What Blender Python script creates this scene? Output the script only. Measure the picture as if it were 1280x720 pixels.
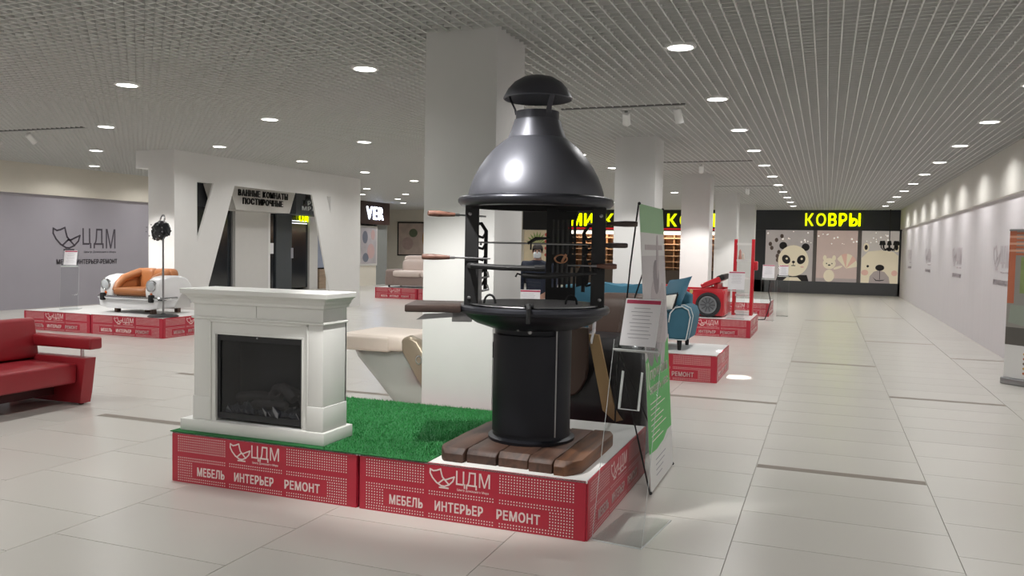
import bpy, bmesh, math, random
from mathutils import Vector, Matrix, Quaternion
random.seed(7)
S = bpy.context.scene
for o in list(bpy.data.objects): bpy.data.objects.remove(o)
COL = S.collection

# ------------------------------------------------------------------ camera
F, YAW, PIT, ROL = 1033.8, 0.36267, 0.04888, -0.018484
cyw, syw, cp, sp = math.cos(YAW), math.sin(YAW), math.cos(PIT), math.sin(PIT)
fwd = Vector((-syw*cp, cyw*cp, -sp)); rgt = Vector((cyw, syw, 0)); dwn = fwd.cross(rgt)
r2 = rgt*math.cos(ROL) + dwn*math.sin(ROL); d2 = -rgt*math.sin(ROL) + dwn*math.cos(ROL)
cam = bpy.data.cameras.new('camera'); camo = bpy.data.objects.new('camera', cam); COL.objects.link(camo)
cam.sensor_width = 36; cam.lens = F/1280*36; cam.clip_end = 200; cam.clip_start = .05
mw = Matrix((r2, -d2, -fwd)).transposed().to_4x4(); mw.translation = (0, 0, 1.6)
camo.matrix_world = mw
S.camera = camo
# ------------------------------------------------------------------ world, exposure
w = bpy.data.worlds.new('world'); S.world = w; w.use_nodes = True
w.node_tree.nodes['Background'].inputs[0].default_value = (.8, .82, .85, 1)
w.node_tree.nodes['Background'].inputs[1].default_value = .15
S.view_settings.view_transform = 'Standard'; S.view_settings.look = 'None'
S.view_settings.gamma = 1; S.view_settings.use_curve_mapping = False
S.view_settings.exposure = 0.0
try:
    S.cycles.use_denoising = True
    S.cycles.max_bounces = 8; S.cycles.diffuse_bounces = 4; S.cycles.glossy_bounces = 3
    S.cycles.transparent_max_bounces = 12; S.cycles.sample_clamp_indirect = 4
    S.cycles.use_light_tree = True
except Exception: pass
LAMP_W = 19.0          # watts of each ceiling downlight
LAMP_C = (1.0, .99, .97)
CEIL = 3.3

# ------------------------------------------------------------------ materials
def lin(h):
    h = h.lstrip('#'); c = [int(h[i:i+2], 16)/255 for i in (0, 2, 4)]
    return tuple(x/12.92 if x <= .04045 else ((x+.055)/1.055)**2.4 for x in c) + (1,)
MATS = {}
def mat(name, col, rough=.5, metal=0, var=.06, scale=6, bump=0, bscale=60, emit=0, spec=.5, coat=0, stretch=None):
    if name in MATS: return MATS[name]
    m = bpy.data.materials.new(name); m.use_nodes = True; nt = m.node_tree; N = nt.nodes; L = nt.links
    b = N['Principled BSDF']; c = lin(col) if isinstance(col, str) else tuple(col) + (1,)
    b.inputs['Roughness'].default_value = rough; b.inputs['Metallic'].default_value = metal
    b.inputs['Specular IOR Level'].default_value = spec; b.inputs['Coat Weight'].default_value = coat
    tc = N.new('ShaderNodeTexCoord'); mp = N.new('ShaderNodeMapping'); L.new(tc.outputs['Object'], mp.inputs[0])
    if stretch: mp.inputs['Scale'].default_value = stretch
    if var:
        n = N.new('ShaderNodeTexNoise'); n.inputs['Scale'].default_value = scale; n.inputs['Detail'].default_value = 4
        L.new(mp.outputs[0], n.inputs['Vector'])
        mx = N.new('ShaderNodeMix'); mx.data_type = 'RGBA'
        mx.inputs[6].default_value = tuple(x*(1-var) for x in c[:3]) + (1,)
        mx.inputs[7].default_value = tuple(min(1, x*(1+var)) for x in c[:3]) + (1,)
        L.new(n.outputs['Fac'], mx.inputs[0]); L.new(mx.outputs[2], b.inputs['Base Color'])
    else: b.inputs['Base Color'].default_value = c
    if bump:
        n2 = N.new('ShaderNodeTexNoise'); n2.inputs['Scale'].default_value = bscale; n2.inputs['Detail'].default_value = 3
        L.new(mp.outputs[0], n2.inputs['Vector'])
        bp = N.new('ShaderNodeBump'); bp.inputs['Strength'].default_value = bump; bp.inputs['Distance'].default_value = .01
        L.new(n2.outputs['Fac'], bp.inputs['Height']); L.new(bp.outputs[0], b.inputs['Normal'])
    if emit:
        b.inputs['Emission Color'].default_value = c; b.inputs['Emission Strength'].default_value = emit
    MATS[name] = m; return m
def clear(name, tint=(.96, .97, .97), gloss=.12, rough=.03):
    if name in MATS: return MATS[name]
    m = bpy.data.materials.new(name); m.use_nodes = True; nt = m.node_tree; N = nt.nodes; L = nt.links
    N.remove(N['Principled BSDF']); out = N['Material Output']
    t = N.new('ShaderNodeBsdfTransparent'); t.inputs[0].default_value = tint + (1,)
    g = N.new('ShaderNodeBsdfGlossy'); g.inputs['Roughness'].default_value = rough
    fr = N.new('ShaderNodeFresnel'); fr.inputs[0].default_value = 1.45
    ma = N.new('ShaderNodeMath'); ma.operation = 'MULTIPLY_ADD'; ma.inputs[1].default_value = .25; ma.inputs[2].default_value = gloss*.1
    L.new(fr.outputs[0], ma.inputs[0])
    mx = N.new('ShaderNodeMixShader'); L.new(ma.outputs[0], mx.inputs[0]); L.new(t.outputs[0], mx.inputs[1]); L.new(g.outputs[0], mx.inputs[2])
    L.new(mx.outputs[0], out.inputs[0]); MATS[name] = m; return m
def tile_mat():
    m = mat('floor_tile', '#cbc8c1', .27, var=.008, scale=1.2, spec=.45)
    nt = m.node_tree; N = nt.nodes; L = nt.links; b = N['Principled BSDF']
    oi = N.new('ShaderNodeObjectInfo'); hs = N.new('ShaderNodeHueSaturation')
    mr = N.new('ShaderNodeMapRange'); mr.inputs[3].default_value = .975; mr.inputs[4].default_value = 1.02
    L.new(oi.outputs['Random'], mr.inputs[0]); L.new(mr.outputs[0], hs.inputs['Value'])
    src = b.inputs['Base Color'].links[0].from_socket; L.new(src, hs.inputs['Color']); L.new(hs.outputs[0], b.inputs['Base Color'])
    return m
def wood(name, c1, c2, scale=4, rough=.5, axis=1):
    if name in MATS: return MATS[name]
    m = bpy.data.materials.new(name); m.use_nodes = True; nt = m.node_tree; N = nt.nodes; L = nt.links; b = N['Principled BSDF']
    tc = N.new('ShaderNodeTexCoord'); mp = N.new('ShaderNodeMapping'); s = [scale*6]*3; s[axis] = scale*.6
    mp.inputs['Scale'].default_value = s; L.new(tc.outputs['Object'], mp.inputs[0])
    n = N.new('ShaderNodeTexNoise'); n.inputs['Scale'].default_value = 1; n.inputs['Detail'].default_value = 6; n.inputs['Distortion'].default_value = .7
    L.new(mp.outputs[0], n.inputs['Vector'])
    r = N.new('ShaderNodeValToRGB'); r.color_ramp.elements[0].position = .3; r.color_ramp.elements[1].position = .7
    r.color_ramp.elements[0].color = lin(c1); r.color_ramp.elements[1].color = lin(c2)
    L.new(n.outputs['Fac'], r.inputs[0]); L.new(r.outputs[0], b.inputs['Base Color']); b.inputs['Roughness'].default_value = rough
    bp = N.new('ShaderNodeBump'); bp.inputs['Strength'].default_value = .25; bp.inputs['Distance'].default_value = .006
    L.new(n.outputs['Fac'], bp.inputs['Height']); L.new(bp.outputs[0], b.inputs['Normal'])
    MATS[name] = m; return m
def emis(name, col, e):
    if name in MATS: return MATS[name]
    m = bpy.data.materials.new(name); m.use_nodes = True; b = m.node_tree.nodes['Principled BSDF']
    c = lin(col); b.inputs['Base Color'].default_value = c; b.inputs['Emission Color'].default_value = c; b.inputs['Emission Strength'].default_value = e
    MATS[name] = m; return m

WHITE = mat('white_paint', '#e6e6e4', .55, var=.02)
WALLW = mat('white_plaster', '#dedddb', .7, var=.02, bump=.03, bscale=90)
BEIGE = mat('beige_plaster', '#ded8cc', .75, var=.03, bump=.03, bscale=80)
RED = mat('red_panel', '#b92a3e', .38, var=.03)
PRINT = mat('white_print', '#ecdcd8', .5, var=0)
BLACK = mat('black_steel', '#23242a', .42, .55, var=.08)
BLACKM = mat('matte_black', '#161618', .6, var=.1)
HOOD = mat('graphite_enamel', '#54555c', .42, .45, var=.04, scale=3, bump=.02, bscale=200)
CHROME = mat('chrome', '#d5d6d8', .16, 1, var=.02)
STEEL = mat('brushed_steel', '#9a9a9c', .33, 1, var=.06)
ACRY = clear('clear_acrylic'); ACRYE = mat('acrylic_edge', '#d3d8d8', .25, var=.05)
PAPER = mat('paper', '#e9e7ea', .7, var=.01); PINK = mat('pink_print', '#b53558', .6, var=0); GREYP = mat('grey_print', '#9c9aa2', .7, var=0)
CHAR = mat('charcoal_fascia', '#35383c', .55, var=.05)
YELLOW = emis('yellow_neon', '#e6f000', .95)
DKGLASS = mat('dark_glass', '#22262b', .12, var=.15, scale=1.2, spec=.6)

# ------------------------------------------------------------------ mesh builder
class B:
    def __init__(s): s.bm = bmesh.new()
    def box(s, x0, x1, y0, y1, z0, z1, bev=0, seg=2, M=None):
        r = bmesh.ops.create_cube(s.bm, size=1)['verts']
        bmesh.ops.transform(s.bm, matrix=Matrix.Translation(((x0+x1)/2, (y0+y1)/2, (z0+z1)/2)) @ Matrix.Diagonal((abs(x1-x0), abs(y1-y0), abs(z1-z0), 1)), verts=r)
        vs = r
        if bev:
            ed = list({e for v in r for e in v.link_edges})
            g = bmesh.ops.bevel(s.bm, geom=ed, offset=bev, segments=seg, affect='EDGES', profile=.5)
            vs = list({v for f in g['faces'] for v in f.verts} | {v for v in r if v.is_valid})
        if M is not None: bmesh.ops.transform(s.bm, matrix=M, verts=[v for v in vs if v.is_valid])
        return s
    def rings(s, rings, close=False, cap0=True, cap1=True):
        vr = [[s.bm.verts.new(p) for p in r] for r in rings]; n = len(vr[0])
        k = len(vr)
        for i in range(k if close else k-1):
            a, b = vr[i], vr[(i+1) % k]
            for j in range(n):
                try: s.bm.faces.new((a[j], a[(j+1) % n], b[(j+1) % n], b[j]))
                except ValueError: pass
        if not close:
            if cap0: s.bm.faces.new(vr[0][::-1])
            if cap1: s.bm.faces.new(vr[-1])
        return s
    def lathe(s, prof, n=32, c=(0, 0, 0), a0=0, cap=True, M=None):
        R = [[Vector((r*math.cos(a0+2*math.pi*j/n)+c[0], r*math.sin(a0+2*math.pi*j/n)+c[1], z+c[2])) for j in range(n)] for r, z in prof]
        if M is not None: R = [[M @ p for p in r] for r in R]
        return s.rings(R, cap0=cap, cap1=cap)
    def torus(s, R, r, c=(0, 0, 0), n=32, k=8, M=None, sz=1):
        rs = []
        for i in range(n):
            a = 2*math.pi*i/n; q = []
            for j in range(k):
                b = 2*math.pi*j/k; p = Vector(((R+r*math.cos(b))*math.cos(a)+c[0], (R+r*math.cos(b))*math.sin(a)+c[1], r*math.sin(b)*sz+c[2]))
                q.append(M @ p if M is not None else p)
            rs.append(q)
        return s.rings(rs, close=True)
    def tube(s, pts, r, n=8, cap=True, sq=None):
        P = [Vector(p) for p in pts]; rr = r if isinstance(r, (list, tuple)) else [r]*len(P); R = []
        up = None
        for i, p in enumerate(P):
            t = (P[min(i+1, len(P)-1)] - P[max(i-1, 0)]).normalized()
            if up is None: up = t.orthogonal().normalized()
            up = (up - t*up.dot(t)); up = up.normalized() if up.length > 1e-6 else t.orthogonal().normalized()
            sd = t.cross(up)
            R.append([p + (up*math.cos(2*math.pi*j/n) + sd*math.sin(2*math.pi*j/n)*(sq or 1))*rr[i] for j in range(n)])
        return s.rings(R, cap0=cap, cap1=cap)
    def prism(s, poly, t, fr=None, bev=0):
        """poly in local (x,y), extruded in local z from 0 to t, placed by frame"""
        fr = fr or Matrix()
        a = [s.bm.verts.new(fr @ Vector((x, y, 0))) for x, y in poly]; b = [s.bm.verts.new(fr @ Vector((x, y, t))) for x, y in poly]
        n = len(poly); fs = [s.bm.faces.new(a[::-1]), s.bm.faces.new(b)]
        for i in range(n): fs.append(s.bm.faces.new((a[i], a[(i+1) % n], b[(i+1) % n], b[i])))
        if bev:
            ed = list(set(fs[0].edges) | set(fs[1].edges))
            bmesh.ops.bevel(s.bm, geom=ed, offset=bev, segments=3, affect='EDGES', profile=.5)
        return s
    def loft(s, rects):
        return s.rings([[Vector((x0, y0, z)), Vector((x1, y0, z)), Vector((x1, y1, z)), Vector((x0, y1, z))] for x0, x1, y0, y1, z in rects])
    def pillow(s, sx, sy, sz, c=(0, 0, 0), p=.35, n=10, M=None):
        """soft cushion: superellipsoid-like box"""
        r = bmesh.ops.create_uvsphere(s.bm, u_segments=n*2, v_segments=n, radius=1)['verts']
        for v in r:
            q = v.co; v.co = Vector((math.copysign(abs(q.x)**p, q.x)*sx/2, math.copysign(abs(q.y)**p, q.y)*sy/2, math.copysign(abs(q.z)**(p*1.4), q.z)*sz/2))
            v.co += Vector(c)
            if M is not None: v.co = M @ v.co
        return s
    def cushion(s, w, h, t, M, n=12):
        """square cushion with pinched corners, in local x-z, thickness along y"""
        vs = {}
        for sd in (-1, 1):
            for i in range(n+1):
                for j in range(n+1):
                    u, v = 2*i/n-1, 2*j/n-1
                    if sd == 1 and (abs(u) == 1 or abs(v) == 1): vs[sd, i, j] = vs[-1, i, j]; continue
                    k = 1-.06*(1-u*u)*abs(v)**3; l = 1-.06*(1-v*v)*abs(u)**3
                    vs[sd, i, j] = s.bm.verts.new(M @ Vector((u*w/2*l, sd*t/2*((1-u*u)*(1-v*v))**.45, v*h/2*k)))
            for i in range(n):
                for j in range(n): s.bm.faces.new((vs[sd, i, j], vs[sd, i+1, j], vs[sd, i+1, j+1], vs[sd, i, j+1]))
        return s
    def ball(s, r, c, n=12, sc=(1, 1, 1)):
        vs = bmesh.ops.create_uvsphere(s.bm, u_segments=n*2, v_segments=n, radius=r)['verts']
        for v in vs: v.co = Vector((v.co.x*sc[0]+c[0], v.co.y*sc[1]+c[1], v.co.z*sc[2]+c[2]))
        return s
    def quad(s, *p):
        s.bm.faces.new([s.bm.verts.new(q) for q in p]); return s
    def ribbon(s, pts, w, z0=0, t=.001, fr=None):
        for (x0, y0), (x1, y1) in zip(pts[:-1], pts[1:]):
            d = Vector((x1-x0, y1-y0)); l = d.length
            if l < 1e-6: continue
            d /= l; n = Vector((-d.y, d.x))*w/2; e = d*w*.35
            a = Vector((x0, y0))-e; b = Vector((x1, y1))+e
            s.prism([tuple(a-n), tuple(b-n), tuple(b+n), tuple(a+n)], t, (fr or Matrix()) @ Matrix.Translation((0, 0, z0)))
        return s
def mesh(b, name, m, smooth=35):
    bm = b.bm if isinstance(b, B) else b
    bmesh.ops.recalc_face_normals(bm, faces=bm.faces)
    me = bpy.data.meshes.new(name); bm.to_mesh(me); bm.free()
    if m: me.materials.append(m)
    if smooth:
        me.polygons.foreach_set('use_smooth', [True]*len(me.polygons))
        me.set_sharp_from_angle(angle=math.radians(smooth))
    return me
def link(name, data, parent=None, M=None):
    o = bpy.data.objects.new(name, data); COL.objects.link(o)
    if parent: o.parent = parent
    if M is not None: o.matrix_local = M
    return o
def acc(p):
    v = Vector()
    while p: v += p.location; p = p.parent
    return v
def obj(name, b, m, parent=None, smooth=35, world=False, label=None, M=None, kind=None):
    if world and parent:
        bmesh.ops.translate(b.bm, vec=-acc(parent), verts=b.bm.verts)
    o = link(name, mesh(b, name, m, smooth), parent, M)
    if label: o['label'] = label
    if kind: o['kind'] = kind
    return o
def tag(o, label, cat, group=None, kind=None):
    o['label'] = label; o['category'] = cat
    if group: o['group'] = group
    if kind: o['kind'] = kind
    return o
def thing(name, label, cat, loc=(0, 0, 0), rz=0, group=None, kind=None):
    o = link(name, None); o.location = loc; o.rotation_euler = (0, 0, rz); o.empty_display_size = .1
    return tag(o, label, cat, group, kind)
def copy_tree(o, parent=None):
    c = o.copy(); COL.objects.link(c)
    if parent: c.parent = parent
    for ch in list(o.children): copy_tree(ch, c)
    return c
def frame(o, u, v):
    u = Vector(u).normalized(); v = Vector(v).normalized(); n = u.cross(v)
    m = Matrix((u, v, n)).transposed().to_4x4(); m.translation = o; return m
TXT = {}
def txtmesh(s, bold, m):
    k = (s, bold, m.name)
    if k in TXT: return TXT[k]
    cu = bpy.data.curves.new('t', 'FONT'); cu.body = s; cu.size = 1; cu.resolution_u = 3; cu.extrude = .01
    cu.space_character = 1 + bold*3
    o = bpy.data.objects.new('t', cu); COL.objects.link(o); bpy.context.view_layer.update()
    me = bpy.data.meshes.new_from_object(o.evaluated_get(bpy.context.evaluated_depsgraph_get()))
    bpy.data.objects.remove(o); bpy.data.curves.remove(cu)
    if bold > .012:          # heavier strokes: the same outlines again, slightly shifted
        bm = bmesh.new()
        for dx, dy in ((-1, -.6), (1, -.6), (-1, .6), (1, .6), (0, 0)):
            n0 = len(bm.verts); bm.from_mesh(me); bm.verts.ensure_lookup_table()
            for v in bm.verts[n0:]: v.co.x += dx*bold; v.co.y += dy*bold
        bm.to_mesh(me); bm.free()
    xs = [v.co.x for v in me.vertices]; ys = [v.co.y for v in me.vertices]
    x0, x1, y0, y1 = min(xs), max(xs), min(ys), max(ys)
    TXW[k] = x1-x0
    for v in me.vertices:
        v.co = Vector(((v.co.x-x0)/(x1-x0), (v.co.y-y0)/(y1-y0), (v.co.z+.01)/.02))
    me.materials.clear(); me.materials.append(m); me.name = 'lettering'
    TXT[k] = me; return me
def text(s, w, h, m, parent, fr, t=.002, bold=.02, name='lettering', label=None):
    """text stretched to w x h; fr puts its lower left corner"""
    o = link(name, txtmesh(s, bold, m), parent, fr @ Matrix.Diagonal((w, h, t, 1)))
    if label: o['label'] = label
    return o

def letters(s, w, h, m, parent, fr, t=.03, bold=.03, gap=.17):
    """a sign of separate letters; each letter is a part"""
    for c in s.replace(' ', ''): txtmesh(c, bold, m)
    ws = [TXW[(c, bold, m.name)] if c != ' ' else .3 for c in s]; k = w/(sum(ws)+gap*(len(s)-1)); x = 0
    for c, q in zip(s, ws):
        if c != ' ': text(c, q*k, h, m, parent, fr @ Matrix.Translation((x, 0, 0)), t, bold, 'letter')
        x += (q+gap)*k
TXW = {}
# ------------------------------------------------------------------ the setting
XR, XL, YF, YB = 2.65, -17.0, 35.0, -7.5
# floor with tiles
def struct(name, b, m, label, cat, parent=None, **k):
    o = obj(name, b, m, parent, **k)
    if parent is None: tag(o, label, cat, kind='structure')
    return o
floor = struct('floor', B().box(-23, XR+.3, YB, YF+.2, -.1, -.004), mat('grout', '#9f9b92', .8), 'pale grey floor of large rectangular porcelain tiles', 'floor')
TM = tile_mat()
LW, TL = 1.147, .587
LOFF = {0: .545, -1: .25, -2: .02, -3: .333, -4: .05, -5: .35, 1: .21, 2: .48}
tiles = []
for k in range(-20, 3):
    x0 = -.438 + k*LW; off = LOFF.get(k, .03 if k % 2 == 0 else .33)
    n0 = int((YB-off)/TL) - 1
    for j in range(n0, int((YF-off)/TL)+1):
        y0 = off + j*TL; tiles.append((x0, y0))
def seen(x, y):
    p = Vector((x, y, -1.6)); d = p.dot(fwd)
    if d < .8: return False
    return -700 < F*p.dot(r2)/d < 700 and F*p.dot(d2)/d < 420
tiles.sort(key=lambda t: (0 if seen(t[0]+LW/2, t[1]+TL/2) else 1, (t[0]+LW/2)**2+(t[1]+TL/2)**2))
tb = B().box(0, LW-.005, 0, TL-.005, -.006, 0)
tme = mesh(tb, 'floor_tile', TM, 0)
for x, y in tiles[:300]:
    o = link('floor_tile', tme, floor); o.location = (x+.0025, y+.0025, 0)
tb = B()
for x, y in tiles[300:]:
    if -23 < x+.5 and x < XR and y+TL < YF+.2: tb.box(x+.0025, min(x+LW-.0025, XR+.2), y+.0025, y+TL-.0025, -.006, 0)
obj('distant_floor_tiles', tb, TM, floor, smooth=0, kind='stuff')
STRIP = mat('brown_floor_strip', '#857c72', .6, var=.08)
sme = mesh(B().box(0, LW-.01, -.048, .048, -.004, .0012), 'floor_strip', STRIP, 0)
for k, y in [(0, 6.40), (1, 10.15), (0, 12.8), (-1, 9.14), (-5, 5.7), (2, 14.43), (1, 16.5), (0, 20.9), (2, 8.1), (-3, 2.55), (-6, 7.9), (-7, 9.6), (-4, 9.3), (-4, 7.75), (-2, 14.2), (-8, 12.2), (-5, 11.6), (1, 22.8)]:
    o = link('floor_strip', sme, floor); o.location = (-.438+k*LW+.005, y, 0)

# ceiling: slab above, open lattice of aluminium lamellae below
ceil = struct('ceiling', B().box(-23, XR+.3, YB, YF+.2, 3.75, 3.85), mat('plenum', '#4c4c4b', .9), 'open-cell grey lattice ceiling over the hall', 'ceiling')
LAM = mat('lattice_aluminium', '#d3d3d0', .5, var=.02)
lme = mesh(B().box(-.005, .005, YB, YF, CEIL, CEIL+.045), 'lamella', LAM, 0)
i = 0
x = XR
while x > -22.9:
    o = link('lamella', lme, ceil); o.location = (x, 0, 0); x -= .1
cb = B(); y = YB
while y < YF:
    cb.box(-23, XR, y-.004, y+.004, CEIL+.001, CEIL+.044); y += .1
obj('cross_lamellae', cb, LAM, ceil, smooth=0, kind='stuff')

# walls
FABR = mat('lilac_fabric', '#d9d4d7', .85, var=.04, scale=1.2, stretch=(1, 6, .3))
FABL = mat('grey_fabric', '#a6a2aa', .85, var=.05, scale=1.5)
BULK = WALLW
wr = struct('wall_right', B().box(XR, XR+.2, YB, YF, 0, 3.76), FABR, 'long wall on the corridor covered with pale lilac fabric', 'wall')
obj('bulkhead', B().box(XR-.07, XR+.05, YB, YF, 2.55, CEIL+.05, .006), mat('bulkhead_plaster', '#d9d6d0', .75, var=.03), wr)
wl = struct('wall_left', B().box(XL-.2, XL, YB, 18.6, 0, 3.76), FABL, 'grey fabric covered wall behind the car sofa', 'wall')
obj('bulkhead', B().box(XL-.1, XL+.12, YB, 18.6, 2.62, CEIL+.05, .006), BEIGE, wl)
struct('wall_back', B().box(-23, XR+.2, YB-.2, YB, 0, 3.76), WALLW, 'plain wall behind the viewer', 'wall')
struct('wall_side', B().box(-23.2, -23, YB, YF+.2, 0, 3.76), BEIGE, 'beige wall beyond the far corner', 'wall')
wf = struct('wall_far', B().box(-23, -12.75, YF, YF+.2, 0, 3.76).box(-3.6, -2.75, YF-.05, YF+.2, 0, 3.76), BEIGE, 'beige end wall with a framed poster behind the far sofa', 'wall')
obj('wall_panel', B().box(-12.75, XR+.2, YF+1.4, YF+1.6, 0, 3.76), CHAR, wf)

# columns
def column(y, label):
    t = struct('column', B().box(-3.06, -2.44, y, y+.62, 0, CEIL+.05, .004), WALLW, label, 'column')
    return t
column(6.02, 'white square column behind the barbecue grill')
column(12.4, 'white square column behind the blue sofa')
column(18.58, 'white square column behind the red car bed')
column(24.5, 'white square column beyond the red ladder shelf')
column(30.6, 'white square column next to the rug shop')

# ------------------------------------------------------------------ logo and podium panels
def logo_strokes(b, x, y, w, h, sw, t=.0012, fr=None):
    S_ = lambda px, py: (x+(px-100)/190*w, y+(185-py)/140*h)
    for l in ([(125, 66), (100, 52), (99, 85), (118, 122), (150, 158), (190, 182), (215, 183), (250, 167), (280, 135), (292, 97), (258, 112), (228, 127), (205, 128), (165, 165)],
              [(125, 66), (150, 60), (182, 45), (190, 80), (198, 108), (215, 128), (245, 160)], [(175, 196), (245, 196)]):
        b.ribbon([S_(*p) for p in l], sw, 0, t, fr)
def panel_meshes():
    W, Hh = 1.435, .333
    d = B(); st = .0172; ds = .0036
    def dots(x0, x1, y0, y1):
        nx = max(1, round((x1-x0)/st)); ny = max(1, round((y1-y0)/st))
        for i in range(nx+1):
            for j in range(ny+1):
                cx, cy = x0+(x1-x0)*i/nx, y0+(y1-y0)*j/ny
                d.quad(*[Vector((cx+a*ds, cy+c*ds, .0009)) for a, c in ((-1, -1), (1, -1), (1, 1), (-1, 1))])
    X = lambda f: f*W
    Yv = lambda f: Hh*(1-f)
    dots(X(.035), X(.303), Yv(.37), Yv(.075)); dots(X(.645), X(.95), Yv(.37), Yv(.075))
    for a, c in ((.035, .303), (.332, .615), (.645, .95)):
        dots(X(a), X(c), Yv(.55), Yv(.50)); dots(X(a), X(c), Yv(.955), Yv(.905))
    dots(X(.035), X(.112), Yv(.855), Yv(.60)); dots(X(.857), X(.95), Yv(.855), Yv(.60))
    dm = mesh(d, 'printed_dots', PRINT, 0)
    lg = B(); logo_strokes(lg, X(.335), Yv(.39), .155, .1, .0085)
    return dm, mesh(lg, 'emblem', PRINT, 0)
DOTM, LOGM = panel_meshes()
PWM = mesh(B().box(0, 1.435, 0, .333, -.012, 0, .001, 1), 'front_panel', RED, 0)
def panel(parent, fr, w, name='front_panel'):
    M = fr @ Matrix.Diagonal((w/1.435, 1, 1, 1))
    p = link(name, PWM, parent, M)
    a = link('printed_dots', DOTM, p); a['kind'] = 'stuff'
    link('emblem', LOGM, p); T = lambda x, y: Matrix.Translation((x*1.435, .333*(1-y), 0))
    text('ЦДМ', .215, .1, PRINT, p, T(.452, .385), .0012, .0)
    text('Центр Домашнего Мира', .2, .017, PRINT, p, T(.457, .445), .001, .01)
    text('МЕБЕЛЬ', .225, .058, PRINT, p, T(.145, .835), .0012, .03)
    text('ИНТЕРЬЕР', .31, .058, PRINT, p, T(.357, .835), .0012, .03)
    text('РЕМОНТ', .265, .058, PRINT, p, T(.632, .835), .0012, .03)
    return p
POD = mat('podium_white', '#e4e3e1', .42, var=.02)
PODR = mat('podium_red_trim', '#a82338', .4, var=.04)
def podium(x0, x1, y0, y1, label, right=False, h=.333, left=False, back=True):
    t = thing('display_podium', label, 'podium', ((x0+x1)/2, (y0+y1)/2, 0), group='red printed display podiums')
    hx, hy = (x1-x0)/2, (y1-y0)/2
    obj('body', B().box(-hx+.004, hx-.004, -hy+.012, hy, 0, h-.012), PODR, t)
    obj('top_board', B().box(-hx+.001, hx-.001, -hy, hy, h-.012, h, .002, 1), POD, t)
    g = .008
    panel(t, frame((-hx+g, -hy, 0), (1, 0, 0), (0, 0, 1)), 2*hx-2*g)
    if right: panel(t, frame((hx+.004, -hy+g, 0), (0, 1, 0), (0, 0, 1)), 2*hy-2*g, 'side_panel')
    if left: panel(t, frame((-hx-.004, hy-g, 0), (0, -1, 0), (0, 0, 1)), 2*hy-2*g, 'side_panel')
    return t
P = .333
podium(-4.047, -2.618, 4.312, 5.86, 'red printed podium carrying the white fireplace', left=True)
podium(-2.610, -1.175, 4.312, 5.86, 'red printed podium with white top under the barbecue grill', right=True)
podium(-13.27, -11.71, 10.6, 12.2, 'red printed podium under the car sofa, farther half by the grey wall', left=True)
podium(-11.70, -10.13, 10.6, 12.2, 'red printed podium with the black lamp on its front edge', right=True)
podium(-4.1, -2.67, 10.2, 11.5, 'red printed podium under the blue sofa, half behind the grill')
podium(-2.66, -1.2, 10.2, 11.5, 'red printed podium at the right arm of the blue sofa', right=True)
podium(-4.2, -2.75, 15.85, 17.65, 'red printed podium under the tail of the red car bed')
podium(-2.74, -1.28, 15.85, 17.65, 'red printed podium with the car bed wheel and red ladder shelf', right=True)
podium(-2.75, -1.3, 21.4, 23.2, 'red printed podium behind the red ladder shelf', right=True)
podium(-12.75, -11.32, 21.9, 23.4, 'red printed podium under the beige sofa, end near the portal')
podium(-11.31, -9.88, 21.9, 23.4, 'red printed podium under the beige sofa, end behind the column')

# wall lettering
DKP = mat('dark_print', '#57515a', .7, var=0); FAINT = mat('faint_print', '#cfc4c9', .8, var=0)
def walllogo(parent, fr, m, s=1.0):
    b = B(); logo_strokes(b, 0, .42, .72, .48, .04); obj('emblem', b, m, parent, 0, M=fr @ Matrix.Scale(s, 4))
    T = lambda x, y: fr @ Matrix.Scale(s, 4) @ Matrix.Translation((x, y, 0))
    letters('ЦДМ', .98, .48, m, parent, T(.8, .42), .002, .0)
    text('Центр Домашнего Мира', .95, .06, m, parent, T(.84, .3), .002, .01)
    text('МЕБЕЛЬ-ИНТЕРЬЕР-РЕМОНТ', 1.75, .12, m, parent, T(.08, .04), .002, .02)
walllogo(wl, frame((XL+.004, 14.36, .96), (0, 1, 0), (0, 0, 1)), DKP, 1.02)
for y in (14.3, 19.2, 24.7, 30.2):
    walllogo(wr, frame((XR-.004, y+1.75, 1.1), (0, -1, 0), (0, 0, 1)), FAINT, .75)

# ------------------------------------------------------------------ ceiling lamps
DIFF = emis('lamp_diffuser', '#fffdf6', 9.0)
lamp = bpy.data.lights.new('downlight_lamp', 'AREA'); lamp.shape = 'DISK'; lamp.size = .2; lamp.spread = math.radians(150); lamp.energy = LAMP_W; lamp.color = LAMP_C
dl = thing('downlight', 'round recessed white downlight in the lattice ceiling', 'ceiling light', (0, 0, CEIL), group='recessed downlights in rows')
obj('trim_ring', B().lathe([(.105, .012), (.105, -.012), (.128, -.012), (.132, -.004), (.132, .012)], 24, cap=False), WHITE, dl)
obj('housing', B().lathe([(.1, .008), (.112, .012), (.112, .09), (.001, .09)], 20, cap=False), STEEL, dl)
obj('diffuser', B().lathe([(.106, -.006), (.104, -.012), (.001, -.013)], 24), DIFF, dl)
lo = link('lamp', lamp, dl); lo.location = (0, 0, -.03)
ROWL = {1.86: 'round white downlight in the ceiling row along the lilac wall', -1.2: 'round white downlight in the ceiling row over the corridor side of the podiums',
        -4.22: 'round white downlight in the ceiling row just past the white columns', -7.2: 'round white downlight in the ceiling row between columns and portal',
        -10.15: 'round white downlight in the ceiling row in front of the portal', -13.05: 'round white downlight in the ceiling row behind the portal',
        -15.8: 'round white downlight in the ceiling row along the grey fabric wall', -19.0: 'round white downlight in the far recess by the floral poster'}
first = True
GX = [1.86, -1.2, -4.22, -7.2, -10.15, -13.05, -15.8, -19.0]
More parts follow.
